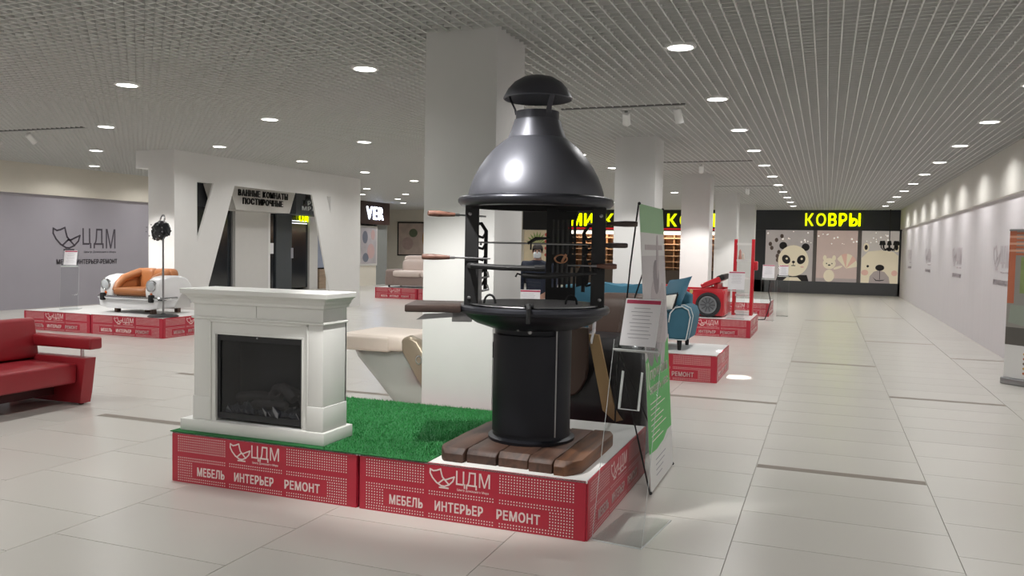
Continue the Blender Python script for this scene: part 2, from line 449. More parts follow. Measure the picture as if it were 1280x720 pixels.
for x in GX:
    y = 7.02 - 2.475*5
    while y < YF - .8:
        if (x > -17 or y > 30.5) and not (x == -1.2 and 1 < y < 6):
            d = dl if first else copy_tree(dl); first = False
            d.location = (-14.7 if x == -15.8 and 18 < y < 27 else x, y, CEIL); d['label'] = ROWL[x]
        y += 2.475
# track lights under slots
SPOTW = 60
def spot(loc, target, label, e=SPOTW, ang=38, m=None):
    t = thing('track_spotlight', label, 'spotlight', loc, group='white track spotlights')
    v = (Vector(target)-Vector(loc)).normalized(); q = v.to_track_quat('-Z', 'Y').to_matrix().to_4x4()
    obj('stem', B().tube([(0, 0, .001), (0, 0, -.09)], .012).box(-.05, .05, -.016, .016, -.02, .002), WHITE, t)
    H_ = Matrix.Translation((0, 0, -.13)) @ q
    obj('head', B().lathe([(.02, .1), (.045, .085), (.048, -.06), (.05, -.08), (.042, -.08), (.04, -.04), (.001, -.04)], 18, M=H_, cap=False), WHITE, t)
    obj('lens', B().lathe([(.039, -.05), (.001, -.052)], 16, M=H_, cap=False), emis('spot_lens', '#fffdf6', 6), t)
    if e:
        l = bpy.data.lights.new('spot_lamp', 'SPOT'); l.energy = e; l.spot_size = math.radians(ang); l.spot_blend = .5; l.shadow_soft_size = .05; l.color = (1, .98, .95)
        lo = link('lamp', l, t, H_ @ Matrix.Translation((0, 0, -.1)))
    return t
def track(x0, x1, y, label):
    t = struct('trim_track', B().box(x0, x1, y-.02, y+.02, CEIL-.012, CEIL+.01), mat('track_white', '#c4c4c2', .5), label, 'light track')
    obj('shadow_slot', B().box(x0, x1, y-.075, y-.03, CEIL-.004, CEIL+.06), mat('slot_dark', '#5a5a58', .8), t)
    return t
track(-3.1, -1.4, 3.75, 'lighting track above the main podium')
track(-3.1, -1.6, 9.82, 'lighting track in front of the second column')
track(-3.1, -1.35, 16.15, 'lighting track in front of the third column')
track(-3.1, -1.35, 22.3, 'lighting track in front of the fourth column')
track(-12.9, -10.6, 9.55, 'lighting track above the car sofa podium')
spot((-2.95, 3.75, CEIL), (-2.8, 6.0, .6), 'white track spotlight above the main podium turned to the column', 110, 42)
spot((-2.2, 3.75, CEIL), (-2.2, 5.3, .9), 'white track spotlight above the main podium turned to the grill', 300, 66)
spot((-2.3, 9.82, CEIL), (-2.75, 12.4, 1.0), 'white track spotlight turned to the blue sofa', 220, 44)
spot((-1.68, 9.82, CEIL), (-1.0, 10.88, 0), 'white track spotlight throwing a small patch on the floor', 1500, 7)
spot((-2.3, 16.15, CEIL), (-2.7, 18.5, 1.0), 'white track spotlight turned to the red car bed', 330, 46)
spot((-1.98, 22.3, CEIL), (-2.2, 24.4, .9), 'white track spotlight turned to the fourth column', 200, 46)
spot((-12.5, 9.55, CEIL), (-11.7, 11.7, .6), 'white track spotlight turned to the car sofa seat', 170, 46)
spot((-11.75, 9.55, CEIL), (-11.6, 12.3, 1.0), 'white track spotlight turned to the portal post', 330, 40)

# ------------------------------------------------------------------ fireplace
FW = mat('fireplace_white', '#e2e2de', .5, var=.02)
fp = thing('fireplace', 'white classic mantel fireplace with black electric firebox', 'fireplace', (-3.455, 4.36, P+.006))
x0, x1 = -.475, .535      # body, local
obj('plinth', B().box(-.565, .565, 0, .335, 0, .078, .004), FW, fp)
for a, b_ in ((-.475, -.345), (.425, .535)):
    pil = obj('pilaster', B().box(a, b_, .03, .30, .078, .755, .003), FW, fp)
    obj('pilaster_block', B().box(a-.006, b_+.006, .024, .30, .078, .235, .004), FW, pil)
obj('frieze', B().box(x0, .027, .03, .30, .755, .885, .002).box(.031, x1, .03, .30, .755, .885, .002), FW, fp)
obj('frieze_moulding', B().loft([(x0, x1, .03, .30, .752), (x0-.012, x1+.012, .018, .30, .757), (x0-.012, x1+.012, .018, .30, .765), (x0, x1, .03, .3, .772)]), FW, fp)
fr_ = obj('inner_frame', B().box(-.345, -.297, .036, .1, .078, .755).box(.373, .425, .036, .1, .078, .755).box(-.297, .373, .036, .1, .655, .755), FW, fp)
obj('frame_bead', B().box(-.345, -.333, .026, .04, .078, .755, .003).box(.413, .425, .026, .04, .078, .755, .003).box(-.345, .425, .026, .04, .735, .755, .003), FW, fr_)
obj('inner_bead', B().box(-.31, -.299, .03, .04, .095, .665, .002).box(.375, .386, .03, .04, .095, .665, .002).box(-.31, .386, .03, .04, .655, .668, .002), FW, fr_)
obj('mantel', B().loft([(x0, x1, .03, .31, .852), (x0-.012, x1+.012, .018, .31, .856), (x0-.014, x1+.014, .016, .31, .872), (x0-.028, x1+.028, .002, .31, .888), (x0-.03, x1+.03, 0, .31, .9), (x0-.055, x1+.055, -.025, .31, .918), (x0-.062, x1+.062, -.032, .31, .922), (x0-.064, x1+.064, -.034, .31, .95), (x0-.06, x1+.06, -.03, .31, .953)]), FW, fp, 20)
obj('back_board', B().box(x0, x1, .285, .30, .078, .76), FW, fp)
fbx = obj('firebox', B().box(-.297, .373, .05, .07, .095, .135).box(-.297, .373, .05, .07, .615, .655).box(-.297, -.275, .05, .07, .135, .615).box(.351, .373, .05, .07, .135, .615).box(-.297, .373, .27, .28, .095, .655).box(-.297, -.29, .07, .27, .095, .655).box(.366, .373, .07, .27, .095, .655).box(-.297, .373, .07, .27, .648, .655).box(-.297, .373, .07, .27, .095, .135), mat('firebox_black', '#1e1f22', .35, var=.1), fp)
obj('firebox_back', B().box(-.12, .36, .262, .269, .14, .64), mat('firebox_grey', '#343536', .6), fbx)
obj('glass_pane', B().box(-.275, .351, .056, .060, .135, .615), clear('smoked_glass', (.62, .63, .66), .2, .05), fbx)
obj('emblem_plate', B().lathe([(.006, 0), (.006, .003)], 10, M=frame((.02, .05, .642), (1, 0, 0), (0, 0, 1))), STEEL, fbx)
emb = B()
for k in range(150):
    x_, y_ = random.uniform(-.26, .34), random.uniform(.085, .25); r_ = random.uniform(.008, .02)
    M_ = Matrix.Translation((x_, y_, .137+r_*.5)) @ Quaternion((random.random(), random.random(), random.random(), .5)).to_matrix().to_4x4()
    emb.box(-r_, r_, -r_*.8, r_*.8, -r_*.6, r_*.6, M=M_)
e_ = obj('embers', emb, mat('ash', '#8b8b8e', .9, var=.3, scale=40), fbx, 0); e_['kind'] = 'stuff'
LOGB = mat('charred_log', '#6b6560', .85, var=.4, scale=18, bump=.6, bscale=30)
for pts, r_ in (([(-.2, .14, .225), (-.05, .15, .25), (.12, .17, .235)], .032), ([(.02, .17, .2), (.1, .15, .3), (.16, .14, .315), (.26, .12, .25)], .034), ([(-.06, .12, .19), (.06, .11, .2), (.2, .12, .2)], .03), ([(.12, .2, .3), (.24, .18, .28), (.3, .17, .22)], .028)):
    pp = []
    for i in range(len(pts)-1):
        for q in range(4): pp.append(Vector(pts[i]).lerp(Vector(pts[i+1]), q/4) + Vector([random.uniform(-.004, .004) for _ in range(3)]))
    pp.append(Vector(pts[-1]))
    obj('log', B().tube(pp, [r_*random.uniform(.88, 1.1) for _ in pp], 10), LOGB, fbx)

# ------------------------------------------------------------------ grass mat
GR = mat('grass_blade', '#348a48', .75, var=.3, scale=9); GRB = mat('grass_backing', '#1f6a35', .9, var=.2, scale=12)
gm = thing('artificial_grass_mat', 'bright green artificial grass mat spread over the podiums', 'grass mat', (-3.1, 5.08, P))
ax0, ax1, ay0, ay1 = -.955, .955, -.775, .79
obj('backing', B().box(ax0, ax1, ay0, ay1, 0, .006, .001, 1), GRB, gm)
gb = B()
rnd = random.Random(3)
verts = []; faces = []
for k in range(26000):
    x_, y_ = rnd.uniform(ax0, ax1), rnd.uniform(ay0, ay1)
    if x_ < .23 and y_ < -.375: continue
    a = rnd.uniform(0, math.pi); h_ = rnd.uniform(.010, .02); w_ = .0028
    lx, ly = rnd.uniform(-.009, .009), rnd.uniform(-.009, .009); n_ = len(verts)
    verts += [(x_-w_*math.cos(a), y_-w_*math.sin(a), .005), (x_+w_*math.cos(a), y_+w_*math.sin(a), .005), (x_+lx, y_+ly, .006+h_)]
    faces.append((n_, n_+1, n_+2))
me = bpy.data.meshes.new('grass_blades'); me.from_pydata(verts, [], faces); me.materials.append(GR); gb.bm.free()
o = link('grass_blades', me, gm); o['kind'] = 'stuff'

# ------------------------------------------------------------------ wooden plank base
pl = thing('wooden_plank_stand', 'low stand of five rounded dark brown timbers under the grill', 'stand', (-1.7, 4.83, P))
PLK = [wood('dark_timber', '#38261d', '#614334', 3, .55, 1), wood('dark_timber_red', '#33221b', '#563c30', 3, .55, 1), wood('dark_timber_gold', '#42291b', '#7a4f30', 3, .5, 1)]
edges = [-.43, -.245, -.045, .15, .305, .455]
for i in range(5):
    a, b_ = edges[i], edges[i+1]
    f0, f1 = [-.45, -.425, -.425, -.45, -.47][i], [.45, .47, .44, .45, .46][i]
    ts = [0, .015, .045, .12, .3, .5, .7, .88, .955, .985, 1]; rings = []
    for t_ in ts:
        yy = f0 + (f1-f0)*t_; dd_ = min(t_, 1-t_)*(f1-f0)
        er = .03*(1-min(1, dd_/.04))**2
        wob = rnd.uniform(-.004, .004); z1 = .078 + rnd.uniform(-.003, .003) - er*.9
        L_, R_ = a+.001+er*.25, b_-.001-er*.25
        if i == 0: L_ += .05*(1-min(1, dd_/.12))**2
        if i == 4: R_ -= .07*(1-min(1, dd_/.14))**2
        c_ = .008
        rings.append([Vector(q) for q in ((L_+c_*.3, yy, 0), (R_-c_*.3, yy, 0), (R_, yy, .012), (R_, yy, z1-c_), (R_-c_*.3, yy, z1-c_*.3), (R_-c_, yy, z1), (L_+c_, yy, z1), (L_+c_*.3, yy, z1-c_*.3), (L_, yy, z1-c_), (L_, yy, .012))])
    obj('timber', B().rings(rings), PLK[(1, 1, 0, 0, 2)[i]], pl, 28)

# ------------------------------------------------------------------ barbecue grill
GZ = P + .076
g = thing('barbecue_grill', 'tall black barbecue grill with domed graphite hood and chimney cap', 'grill', (-1.70, 4.87, GZ), math.radians(19.3))
z = lambda a: a - GZ
obj('base_cylinder', B().lathe([(.27, 0), (.272, .02), (.245, .03), (.241, .05), (.241, .72), (.25, .74)], 48), BLACK, g)
door = B()
ring = []
for k in range(13):
    a = math.radians(-165 + k*9.5)
    ring.append([Vector((.2505*math.cos(a)*q, .2505*math.sin(a)*q, zz)) for q, zz in ((1, .06), (1.012, .06), (1.012, .66), (1, .66))])
door.rings(ring)
dd = obj('door', door, BLACK, g)
a = math.radians(-56)
obj('door_edge', B().box(-.004, .004, -.004, .004, .05, .70, M=Matrix.Translation((.254*math.cos(a), .254*math.sin(a), 0))), STEEL, g, label='pale steel edge strip')
obj('door_hinge', B().box(-.252, -.243, -.02, .01, .5, .6, .002), BLACK, dd)
obj('door_latch', B().lathe([(.012, 0), (.013, .012), (.002, .015)], 12, M=frame((-.02, -.25, .69), (1, 0, 0), (0, 0, 1))), STEEL, dd)
obj('fire_bowl', B().lathe([(.24, z(1.10)), (.27, z(1.105)), (.36, z(1.135)), (.425, z(1.175)), (.45, z(1.21)), (.44, z(1.215)), (.41, z(1.18)), (.34, z(1.145)), (.2, z(1.13)), (.001, z(1.13))], 56, cap=False), BLACK, g)
obj('bowl_rim', B().torus(.448, .026, (0, 0, z(1.222)), 56, 10), mat('rim_black', '#33343a', .38, .6, var=.06), g)
# grate
gw = B()
for k in range(-13, 14):
    u = k*.031; l = math.sqrt(max(.0, .405**2-u*u)); gw.box(u-.0025, u+.0025, -l, l, z(1.247), z(1.252)); gw.box(-l, l, u-.0025, u+.0025, z(1.252), z(1.257))
gw.torus(.407, .005, (0, 0, z(1.252)), 40, 6)
gt = obj('grate', gw, STEEL, g, 0); gt['kind'] = 'stuff'
for u, v in ((-.27, -.12), (.23, -.06)):
    obj('grate_handle', B().tube([(u+.035*math.cos(q*math.pi/8), v, z(1.255)+.055*math.sin(q*math.pi/8)) for q in range(9)], .007), BLACKM, g)
obj('front_hook', B().tube([(-.03, -.41, z(1.262)), (-.03, -.45, z(1.268)), (-.03, -.484, z(1.25)), (-.03, -.484, z(1.17))], .014).box(-.055, .0, -.42, -.30, z(1.255), z(1.272), .004), BLACKM, g)
obj('hub_bolt', B().ball(.012, (-.09, -.27, z(1.115)), 6), STEEL, g)
# posts
for u, v in ((-.385, -.12), (.385, -.12)):
    p_ = obj('post', B().box(u-.042, u+.042, v-.012, v+.012, z(1.23), z(1.87), .003, 1).box(u-.042 if u < 0 else u+.03, u-.03 if u < 0 else u+.042, v, v+.05, z(1.23), z(1.87)), BLACKM, g)
    for zz in (1.29, 1.8): obj('bolt', B().lathe([(.011, 0), (.011, .006), (.003, .01)], 8, M=frame((u+.012*(1 if u > 0 else -1), v-.012, z(zz)), (1, 0, 0), (0, 0, 1))), STEEL, p_)
bp_ = B()      # back plate with slots
bu, bv, bw = .185, .38, .08
for q in range(6):
    xx = bu-bw+q*2*bw/5
    bp_.box(xx-.009, xx+.009, bv-.006, bv+.006, z(1.25), z(1.87))
for zz, hh in ((1.25, .09), (1.5, .06), (1.79, .08)): bp_.box(bu-bw, bu+bw, bv-.005, bv+.005, z(zz), z(zz)+hh)
bp_.box(bu-bw-.03, bu-bw+.01, bv-.01, bv+.005, z(1.25), z(1.87))
bpo = obj('back_plate', bp_, BLACKM, g, 0)
COP = mat('copper', '#b98a6a', .3, .9)
obj('emblem', B().torus(.036, .006, (0, 0, 0), 24, 6, M=frame((bu-.01, bv-.016, z(1.53)), (1, .35, 0), (0, 0, 1)) @ Matrix.Diagonal((1.2, .75, 1, 1))).box(-.008, .008, -.004, .004, -.03, .03, M=Matrix.Translation((bu+.01, bv-.016, z(1.535))) @ Matrix.Rotation(.5, 4, 'Y')), COP, bpo)
# upper band joining posts
obj('upper_band', B().lathe([(.40, z(1.845)), (.405, z(1.845)), (.405, z(1.89)), (.40, z(1.89))], 48, cap=False), BLACKM, g)
# hood
obj('hood', B().lathe([(.425, z(1.88)), (.422, z(1.917)), (.415, z(1.95)), (.402, z(1.99)), (.382, z(2.04)), (.352, z(2.095)), (.31, z(2.155)), (.26, z(2.212)), (.215, z(2.25)), (.178, z(2.278)), (.172, z(2.278)), (.21, z(2.24)), (.3, z(2.15)), (.375, z(2.03)), (.41, z(1.93)), (.415, z(1.88))], 64, cap=False), HOOD, g, 60)
obj('hood_rim', B().lathe([(.40, z(1.852)), (.43, z(1.845)), (.462, z(1.852)), (.481, z(1.872)), (.483, z(1.89)), (.472, z(1.906)), (.45, z(1.912)), (.425, z(1.915)), (.415, z(1.9)), (.405, z(1.87))], 64, cap=False), mat('rim_graphite', '#3c3d43', .34, .7, var=.04), g, 60)
obj('chimney_neck', B().lathe([(.183, z(2.272)), (.178, z(2.285)), (.16, z(2.33)), (.143, z(2.385)), (.138, z(2.386))], 48, cap=False), HOOD, g, 60)
obj('chimney_collar', B().lathe([(.142, z(2.38)), (.142, z(2.388)), (.134, z(2.39)), (.134, z(2.438)), (.128, z(2.438)), (.128, z(2.38))], 48, cap=False), mat('collar_graphite', '#45464c', .4, .7, var=.04), g, 50)
cap = obj('chimney_cap', B().lathe([(.208, z(2.512)), (.214, z(2.518)), (.207, z(2.535)), (.185, z(2.575)), (.15, z(2.615)), (.1, z(2.645)), (.05, z(2.658)), (.001, z(2.662)), (.001, z(2.65)), (.1, z(2.634)), (.18, z(2.566)), (.2, z(2.53))], 48, cap=False), HOOD, g, 60)
for a_ in (178, 300, 62):
    a = math.radians(a_); cs, sn = math.cos(a), math.sin(a)
    tw = 1.0 if a_ != 300 else 2.4
    obj('cap_strut', B().tube([(.131*cs, .131*sn, z(2.42)), (.14*cs, .14*sn, z(2.455)), (.168*cs, .168*sn, z(2.51)), (.18*cs, .18*sn, z(2.56))], [.011*tw, .009*tw, .009*tw, .012*tw], 6, sq=.5), mat('collar_graphite', '#45464c', .4, .7), cap)
# notched racks
for sx, v in ((-1, -.02), (1, .02)):
    rk = B(); u = sx*.305
    rk.tube([(u, v, z(1.33)), (u, v, z(1.70)), (u+sx*.03, v, z(1.745)), (u+sx*.07, v, z(1.74))], .012, 8)
    rk.tube([(u+sx*.06, v, z(1.33)), (u+sx*.065, v, z(1.72))], .013, 8)
    for zz in (1.38, 1.46, 1.53, 1.6, 1.67):
        rk.tube([(u+sx*.06, v, z(zz)), (u+sx*.02, v, z(zz-.012)), (u, v, z(zz+.02))], .009, 6)
    obj('skewer_rack', rk, BLACKM, g)
obj('swing_bar', B().tube([(-.385, -.125, z(1.487)), (-.39, -.22, z(1.489)), (-.37, -.29, z(1.49)), (-.2, -.33, z(1.482)), (.02, -.34, z(1.48))], .017, 10).tube([(.0, -.34, z(1.48)), (.06, -.335, z(1.483))], .02, 10).torus(.018, .004, (-.15, -.333, z(1.482)), 14, 5, M=None), BLACKM, g)
obj('swing_bar', B().tube([(-.07, -.33, z(1.44)), (.03, -.33, z(1.436)), (.13, -.3, z(1.44)), (.3, -.2, z(1.45)), (.375, -.125, z(1.452))], [.016, .018, .016, .007, .007], 10).tube([(-.07, -.33, z(1.44)), (-.1, -.32, z(1.448)), (-.11, -.31, z(1.43))], .006, 6), BLACKM, g)
for u, v0, v1, zz in ((-.36, -.112, .03, 1.7795), (-.415, -.165, -.125, 1.5206), (-.355, -.165, -.125, 1.5201), (-.335, -.06, -.015, 1.6165), (.335, -.04, .018, 1.6148), (.40, -.172, -.125, 1.474), (.365, -.172, -.125, 1.4765)):
    obj('skewer_peg', B().tube([(u, v0, z(zz)), (u, v1, z(zz))], .006, 8), BLACKM, g)
for sx, v in ((-1, -.02), (1, .02)):
    for zz in (1.40, 1.66): obj('rack_bracket', B().tube([(sx*.366, v, z(zz)), (sx*.375, -.112, z(zz))], .007, 6), BLACKM, g)
obj('notch_strip', B().box(-.346, -.322, -.112, -.09, z(1.25), z(1.5)).tube([(-.325, -.095, z(1.33)), (-.28, -.095, z(1.34)), (-.29, -.095, z(1.37))], .007, 6).tube([(-.325, -.095, z(1.41)), (-.28, -.095, z(1.42)), (-.29, -.095, z(1.45))], .007, 6), STEEL, g)
obj('rack_plate', B().prism([(0, 0), (.075, .02), (.085, .12), (.06, .17), (.075, .23), (.06, .27), (.045, .26), (.04, .16), (.0, .08)], .008, frame((.26, .02, z(1.36)), (1, 0, 0), (0, 0, 1))), BLACKM, g)
# side shelf
sh = obj('side_shelf', B().box(-.78, -.44, -.2, .24, z(1.2), z(1.245), .008), wood('shelf_wood', '#2c2220', '#4c3b34', 3, .5, 0), g)
obj('bracket', B().prism([(0, 0), (.34, .03), (.34, .055), (.05, .035)], .03, frame((-.72, -.1, z(1.148)), (1, 0, 0), (0, 0, 1))).box(-.5, -.38, -.13, -.07, z(1.14), z(1.2), .004), STEEL, sh)

# skewers lying in the racks
HW = wood('handle_wood', '#5a3a33', '#86604f', 5, .5, 0)
def skewer(p0, p1, label, hl=.17, r=.019, knob=None, mt=None):
    """p0 handle end, p1 tip, given in the grill's own frame"""
    R_ = Matrix.Rotation(math.radians(19.3), 4, 'Z')
    a = R_ @ Vector(p0) + Vector((-1.70, 4.87, GZ)); b_ = R_ @ Vector(p1) + Vector((-1.70, 4.87, GZ))
    t = thing('skewer', label, 'skewer', a, group='skewers on the grill')
    d = (b_-a); L_ = d.length; d.normalize()
    q = [d*s for s in (0, .012, hl*.4, hl*.85, hl)]
    obj('handle', B().tube(q, [r*.75, r*.95, r*1.0, r*.72, r*.6], 12), mt or HW, t)
    obj('ferrule', B().tube([d*hl*.99, d*(hl+.03)], r*.5, 10), STEEL, t)
    obj('rod', B().tube([d*hl, d*L_], .0055, 6), STEEL, t)
    if knob: obj('prong', B().tube([d*knob, d*knob+Vector((.05, 0, .03)), d*knob+Vector((.13, .03, .035))], [.008, .012, .006], 6).tube([d*knob+Vector((.02, 0, 0)), d*knob+Vector((.02, 0, -.04))], .006, 6), BLACKM, t)
DKH = wood('handle_dark', '#3a302e', '#5e504b', 5, .5, 0)
skewer((-.655, -.12, z(1.8)), (-.31, .025, z(1.79)), 'skewer with brown wooden handle, upper of two beside the shelf post', .17)
skewer((-.685, -.146, z(1.535)), (-.27, -.146, z(1.53)), 'skewer with brown wooden handle, lower of two beside the shelf post', .17)
skewer((.625, -.06, z(1.758)), (.32, .022, z(1.757)), 'skewer with dark handle, uppermost of three beside the banner', .19, mt=DKH)
skewer((.575, .006, z(1.625)), (-.35, -.0385, z(1.628)), 'long skewer with a prong crossing the whole grill', .18, .017, .62, mt=DKH)
skewer((.495, -.1515, z(1.497)), (.2, -.1515, z(1.5)), 'skewer with reddish handle, lowest of three beside the banner', .12, .018)

# ------------------------------------------------------------------ acrylic sign stands
def sign_stand(loc, rz, label, h=1.1, w=.29, lean=.24, base=.5, pocket=False, pap=(.212, .28)):
    t = thing('sign_stand', label, 'sign stand', loc, rz, group='clear acrylic sign stands')
    hw = w/2
    obj('base_plate', B().box(-hw, hw, 0, base, 0, .008, .001, 1), ACRY, t)
    obj('base_edge', B().box(-hw, hw, -.002, 0, 0, .008).box(hw, hw+.002, 0, base, 0, .008), ACRYE, t)
    L_ = math.hypot(h, lean); Fm = frame((0, .01, .006), (1, 0, 0), (0, lean, h))
    obj('sheet', B().box(-hw, hw, 0, L_, -.0025, .0025, M=Fm), ACRY, t)
    obj('sheet_edge', B().box(-hw-.0015, -hw, 0, L_, -.0025, .0025, M=Fm), ACRYE, t); obj('sheet_edge', B().box(hw, hw+.0015, 0, L_, -.0025, .0025, M=Fm), ACRYE, t)
    Pm = frame((0, .01+lean*.97, .006+h*.97), (1, 0, 0), (0, .10, .27))
    ho = obj('paper_holder', B().box(-hw+.015, hw-.015, -.015, .285, .003, .006, M=Pm).box(-hw+.015, hw-.015, -.03, -.012, -.002, .03, M=Pm), ACRY, t)
    obj('holder_lip', B().box(-hw+.01, hw-.01, -.034, -.03, -.002, .034, M=Pm).box(-hw+.01, hw-.01, -.03, -.026, .03, .034, M=Pm), ACRYE, ho)
    pw, ph = pap
    pp = obj('paper_sheet', B().box(-pw/2, pw/2, 0, ph, .0075, .0085, M=Pm), PAPER, t)
    obj('header_bar', B().box(-pw/2+.008, pw/2-.002, ph-.03, ph-.008, .0087, .0092, M=Pm), PINK, pp)
    b = B()
    for k in range(9):
        zz = ph-.055-k*.022; ww = pw*(.34 if k % 3 else .38)*(.6+.4*((k*37) % 10)/10); b.box(-ww, ww, zz-.003, zz, .0087, .0091, M=Pm)
    obj('printed_lines', b, GREYP, pp, 0)
    if pocket:
        Qm = frame((.0, lean*.62-.004, h*.66), (1, 0, 0), (0, lean, h))
        obj('leaflet_pocket', B().box(-.058, -.054, 0, .21, 0, .03, M=Qm).box(.054, .058, 0, .21, 0, .03, M=Qm).box(-.058, .058, -.004, 0, 0, .03, M=Qm), ACRYE, t)
    return t
sign_stand((-1.015, 4.335, 0), math.radians(-7), 'clear acrylic sign stand with A4 price sheet beside the grill podium', 1.08, .285, .27, .54, True)
sign_stand((-12.72, 11.05, P), math.radians(35), 'clear acrylic sign stand on the car sofa podium', .82, .3, .1, .3)
sign_stand((-1.58, 15.98, P), 0, 'clear acrylic sign stand in front of the red ladder shelf', .56, .32, .08, .22, pap=(.3, .36))
sign_stand((-3.66, 10.23, P), math.radians(12), 'clear acrylic sign stand at the left end of the blue sofa', .56, .34, .05, .18, pap=(.31, .17))
ss4 = sign_stand((-1.26, 20.05, 0), 0, 'clear acrylic sign stand on the floor just beyond the ladder shelf', 1.02, .3, .1, .3, pap=(.27, .33))
sign_stand((-1.0, 21.7, 0), 0, 'clear acrylic sign stand on the floor at the corner of the farthest podium', 1.05, .28, .1, .3, pap=(.22, .27))
obj('power_cord', B().tube([(.04, .1, .95), (.02, .05, .7), (.08, -.03, .45), (.02, -.04, .2), (-.04, -.03, .04), (-.2, .15, .012), (-.38, .25, .012)], .012, 6), BLACKM, ss4, label='black cord')

# ------------------------------------------------------------------ x-banner stand beside the podium
bn = thing('banner_stand', 'green and white advertising banner on a black spring stand', 'banner', (-1.02, 5.31, 0))
bt = Vector((-.125, -.01, 1.885)); bu_ = Vector((0, .82, 0)); BL = bt.length
BF = frame((0, 0, .015), (0, 1, 0), (-.125, 0, 1.88))
BW, BH = .82, BL
BGN = mat('banner_green', '#4fae55', .5, var=.03); BGN2 = mat('banner_pale_green', '#8fb98c', .5, var=.03); BWH = mat('banner_white', '#d9d8d6', .5, var=.02)
BG1 = mat('banner_grey', '#b3aaac', .55, var=.12, scale=5); BG2 = mat('banner_dark_grey', '#857d80', .55, var=.1, scale=5)
cl = obj('banner_sheet', B().box(0, BW, 0, BH, -.002, 0, M=BF), BWH, bn)
def bpart(name, poly, m, lv=1): return obj(name, B().prism(poly, .0006*lv, BF @ Matrix.Translation((0, 0, .0003*lv))), m, cl, 0)
def rect(x0, x1, y0, y1): return [(x0, y0), (x1, y0), (x1, y1), (x0, y1)]
bpart('green_band', rect(0, BW, BH-.185, BH), BGN2)
bpart('green_field', [(0, .25), (.25, .235), (.5, .25), (.65, .29), (BW, .29), (BW, .95), (.6, .88), (.3, .93), (0, .86)], BGN)
bpart('photo_print', rect(0, BW, .86, 1.55), mat('banner_photo', '#c4bfc0', .55, var=.1, scale=3), .8)
def ell(cx, cy, rx, ry, n=18, rot=0):
    return [(cx+rx*math.cos(2*math.pi*k/n)*math.cos(rot)-ry*math.sin(2*math.pi*k/n)*math.sin(rot), cy+rx*math.cos(2*math.pi*k/n)*math.sin(rot)+ry*math.sin(2*math.pi*k/n)*math.cos(rot)) for k in range(n)]
for p_, m_, lv in ((ell(.42, 1.12, .2, .28), BG1, 2), (ell(.16, 1.0, .13, .2, rot=.3), BG2, 2.2), (ell(.62, 1.06, .12, .3, rot=-.2), BG1, 2.4), (ell(.46, 1.4, .1, .12), BG2, 2.6), (ell(.53, 1.54, .035, .16, rot=-.15), BG1, 2.8), (ell(.3, .98, .06, .2, rot=.5), BG2, 3), (ell(.45, 1.02, .07, .12, rot=.2), BG1, 3.2)):
    bpart('printed_figure', p_, m_, lv)
bpart('white_footer', [(0, 0), (BW, 0), (BW, .27), (.6, .24), (.3, .19), (0, .23)], BWH, 3)
TB = lambda x, y: BF @ Matrix.Translation((x, y, .0008))
text('причин', .62, .085, PRINT, cl, TB(.13, .70), .001, .02)
for s_, x_, w_, d_ in (('заказать', .1, .38, 0), ('у', .51, .035, -.012), ('нас:', .575, .18, 0)): text(s_, w_, .05, PRINT, cl, TB(x_, .625+d_), .001, .015)
for k in range(8): bpart('text_line', rect(.1, .1+(.36, .5, .3, .44, .38, .52, .28, .4)[k], .56-k*.036, .566-k*.036), PRINT, 2)
bpart('header_line', rect(.12, .72, BH-.30, BH-.265), BG1, 2)
text('10', .085, .19, PRINT, cl, TB(.02, .66), .001, .01)
for k in range(4): bpart('footer_line', rect(.2, .55-.05*k, .17-k*.035, .176-k*.035), GREYP, 4)
for a_, b__, n_ in (((0, 0), (.0, -.01), 0), ((BW, 0), (BW, 0), 1)): pass
sp_ = obj('pole', B().tube([BF @ Vector((0, BH, -.004)), (-.2, .12, 1.5), (-.3, .38, .98), (-.34, .41, .9)], .006, 6).tube([BF @ Vector((BW, BH, -.004)), (-.22, .72, 1.5), (-.32, .44, .98), (-.34, .41, .9)], .006, 6), BLACKM, bn)
obj('leg', B().tube([(-.34, .41, .9), (-.12, .1, .36), (-.0, -.02, .01)], .006, 6), BLACKM, bn)
obj('leg', B().tube([(-.34, .41, .9), (-.15, .7, .3), (.0, .84, .01)], .006, 6), BLACKM, bn)
obj('leg', B().tube([(-.34, .41, .9), (-.42, .71, .3), (-.44, .76, .006)], .007, 6), BLACKM, bn)
obj('hub', B().ball(.028, (-.34, .41, .9), 8), BLACKM, bn)
for p_ in (BF @ Vector((0, BH, 0)), BF @ Vector((BW, BH, 0)), BF @ Vector((0, .0, 0)), BF @ Vector((BW, .0, 0))):
    obj('corner_clip', B().ball(.011, p_, 6), BLACKM, bn)

# ------------------------------------------------------------------ roller banner by the right wall
rb = thing('roller_banner', 'roller banner with orange blinds and a white sofa by the lilac wall', 'banner', (2.14, 11.93, 0), math.radians(-46))
obj('base_cassette', B().box(-.02, .62, -.05, .06, .0, .09, .02, 3), STEEL, rb)
rs = obj('banner_sheet', B().box(0, .6, -.002, 0, .09, 1.93), BWH, rb)
obj('top_rail', B().box(-.005, .605, -.01, .008, 1.92, 1.945, .004), STEEL, rb)
RF = frame((0, -.002, 0), (1, 0, 0), (0, 0, 1))
def rpart(name, poly, m, lv=1): return obj(name, B().prism(poly, .0006*lv, RF), m, rs, 0)
OR = mat('banner_orange', '#b4674a', .55, var=.1); ORL = mat('banner_peach', '#cf9a80', .55, var=.05)
rpart('photo_print', rect(0, .6, .5, 1.93), mat('banner_warm_grey', '#8d8a84', .55, var=.05))
rpart('orange_wall', rect(0, .09, 1.02, 1.93), OR, 2)
for k in range(7): rpart('blind_slat', rect(.0, .6, 1.62+k*.043, 1.648+k*.043), ORL if k % 2 else OR, 3)
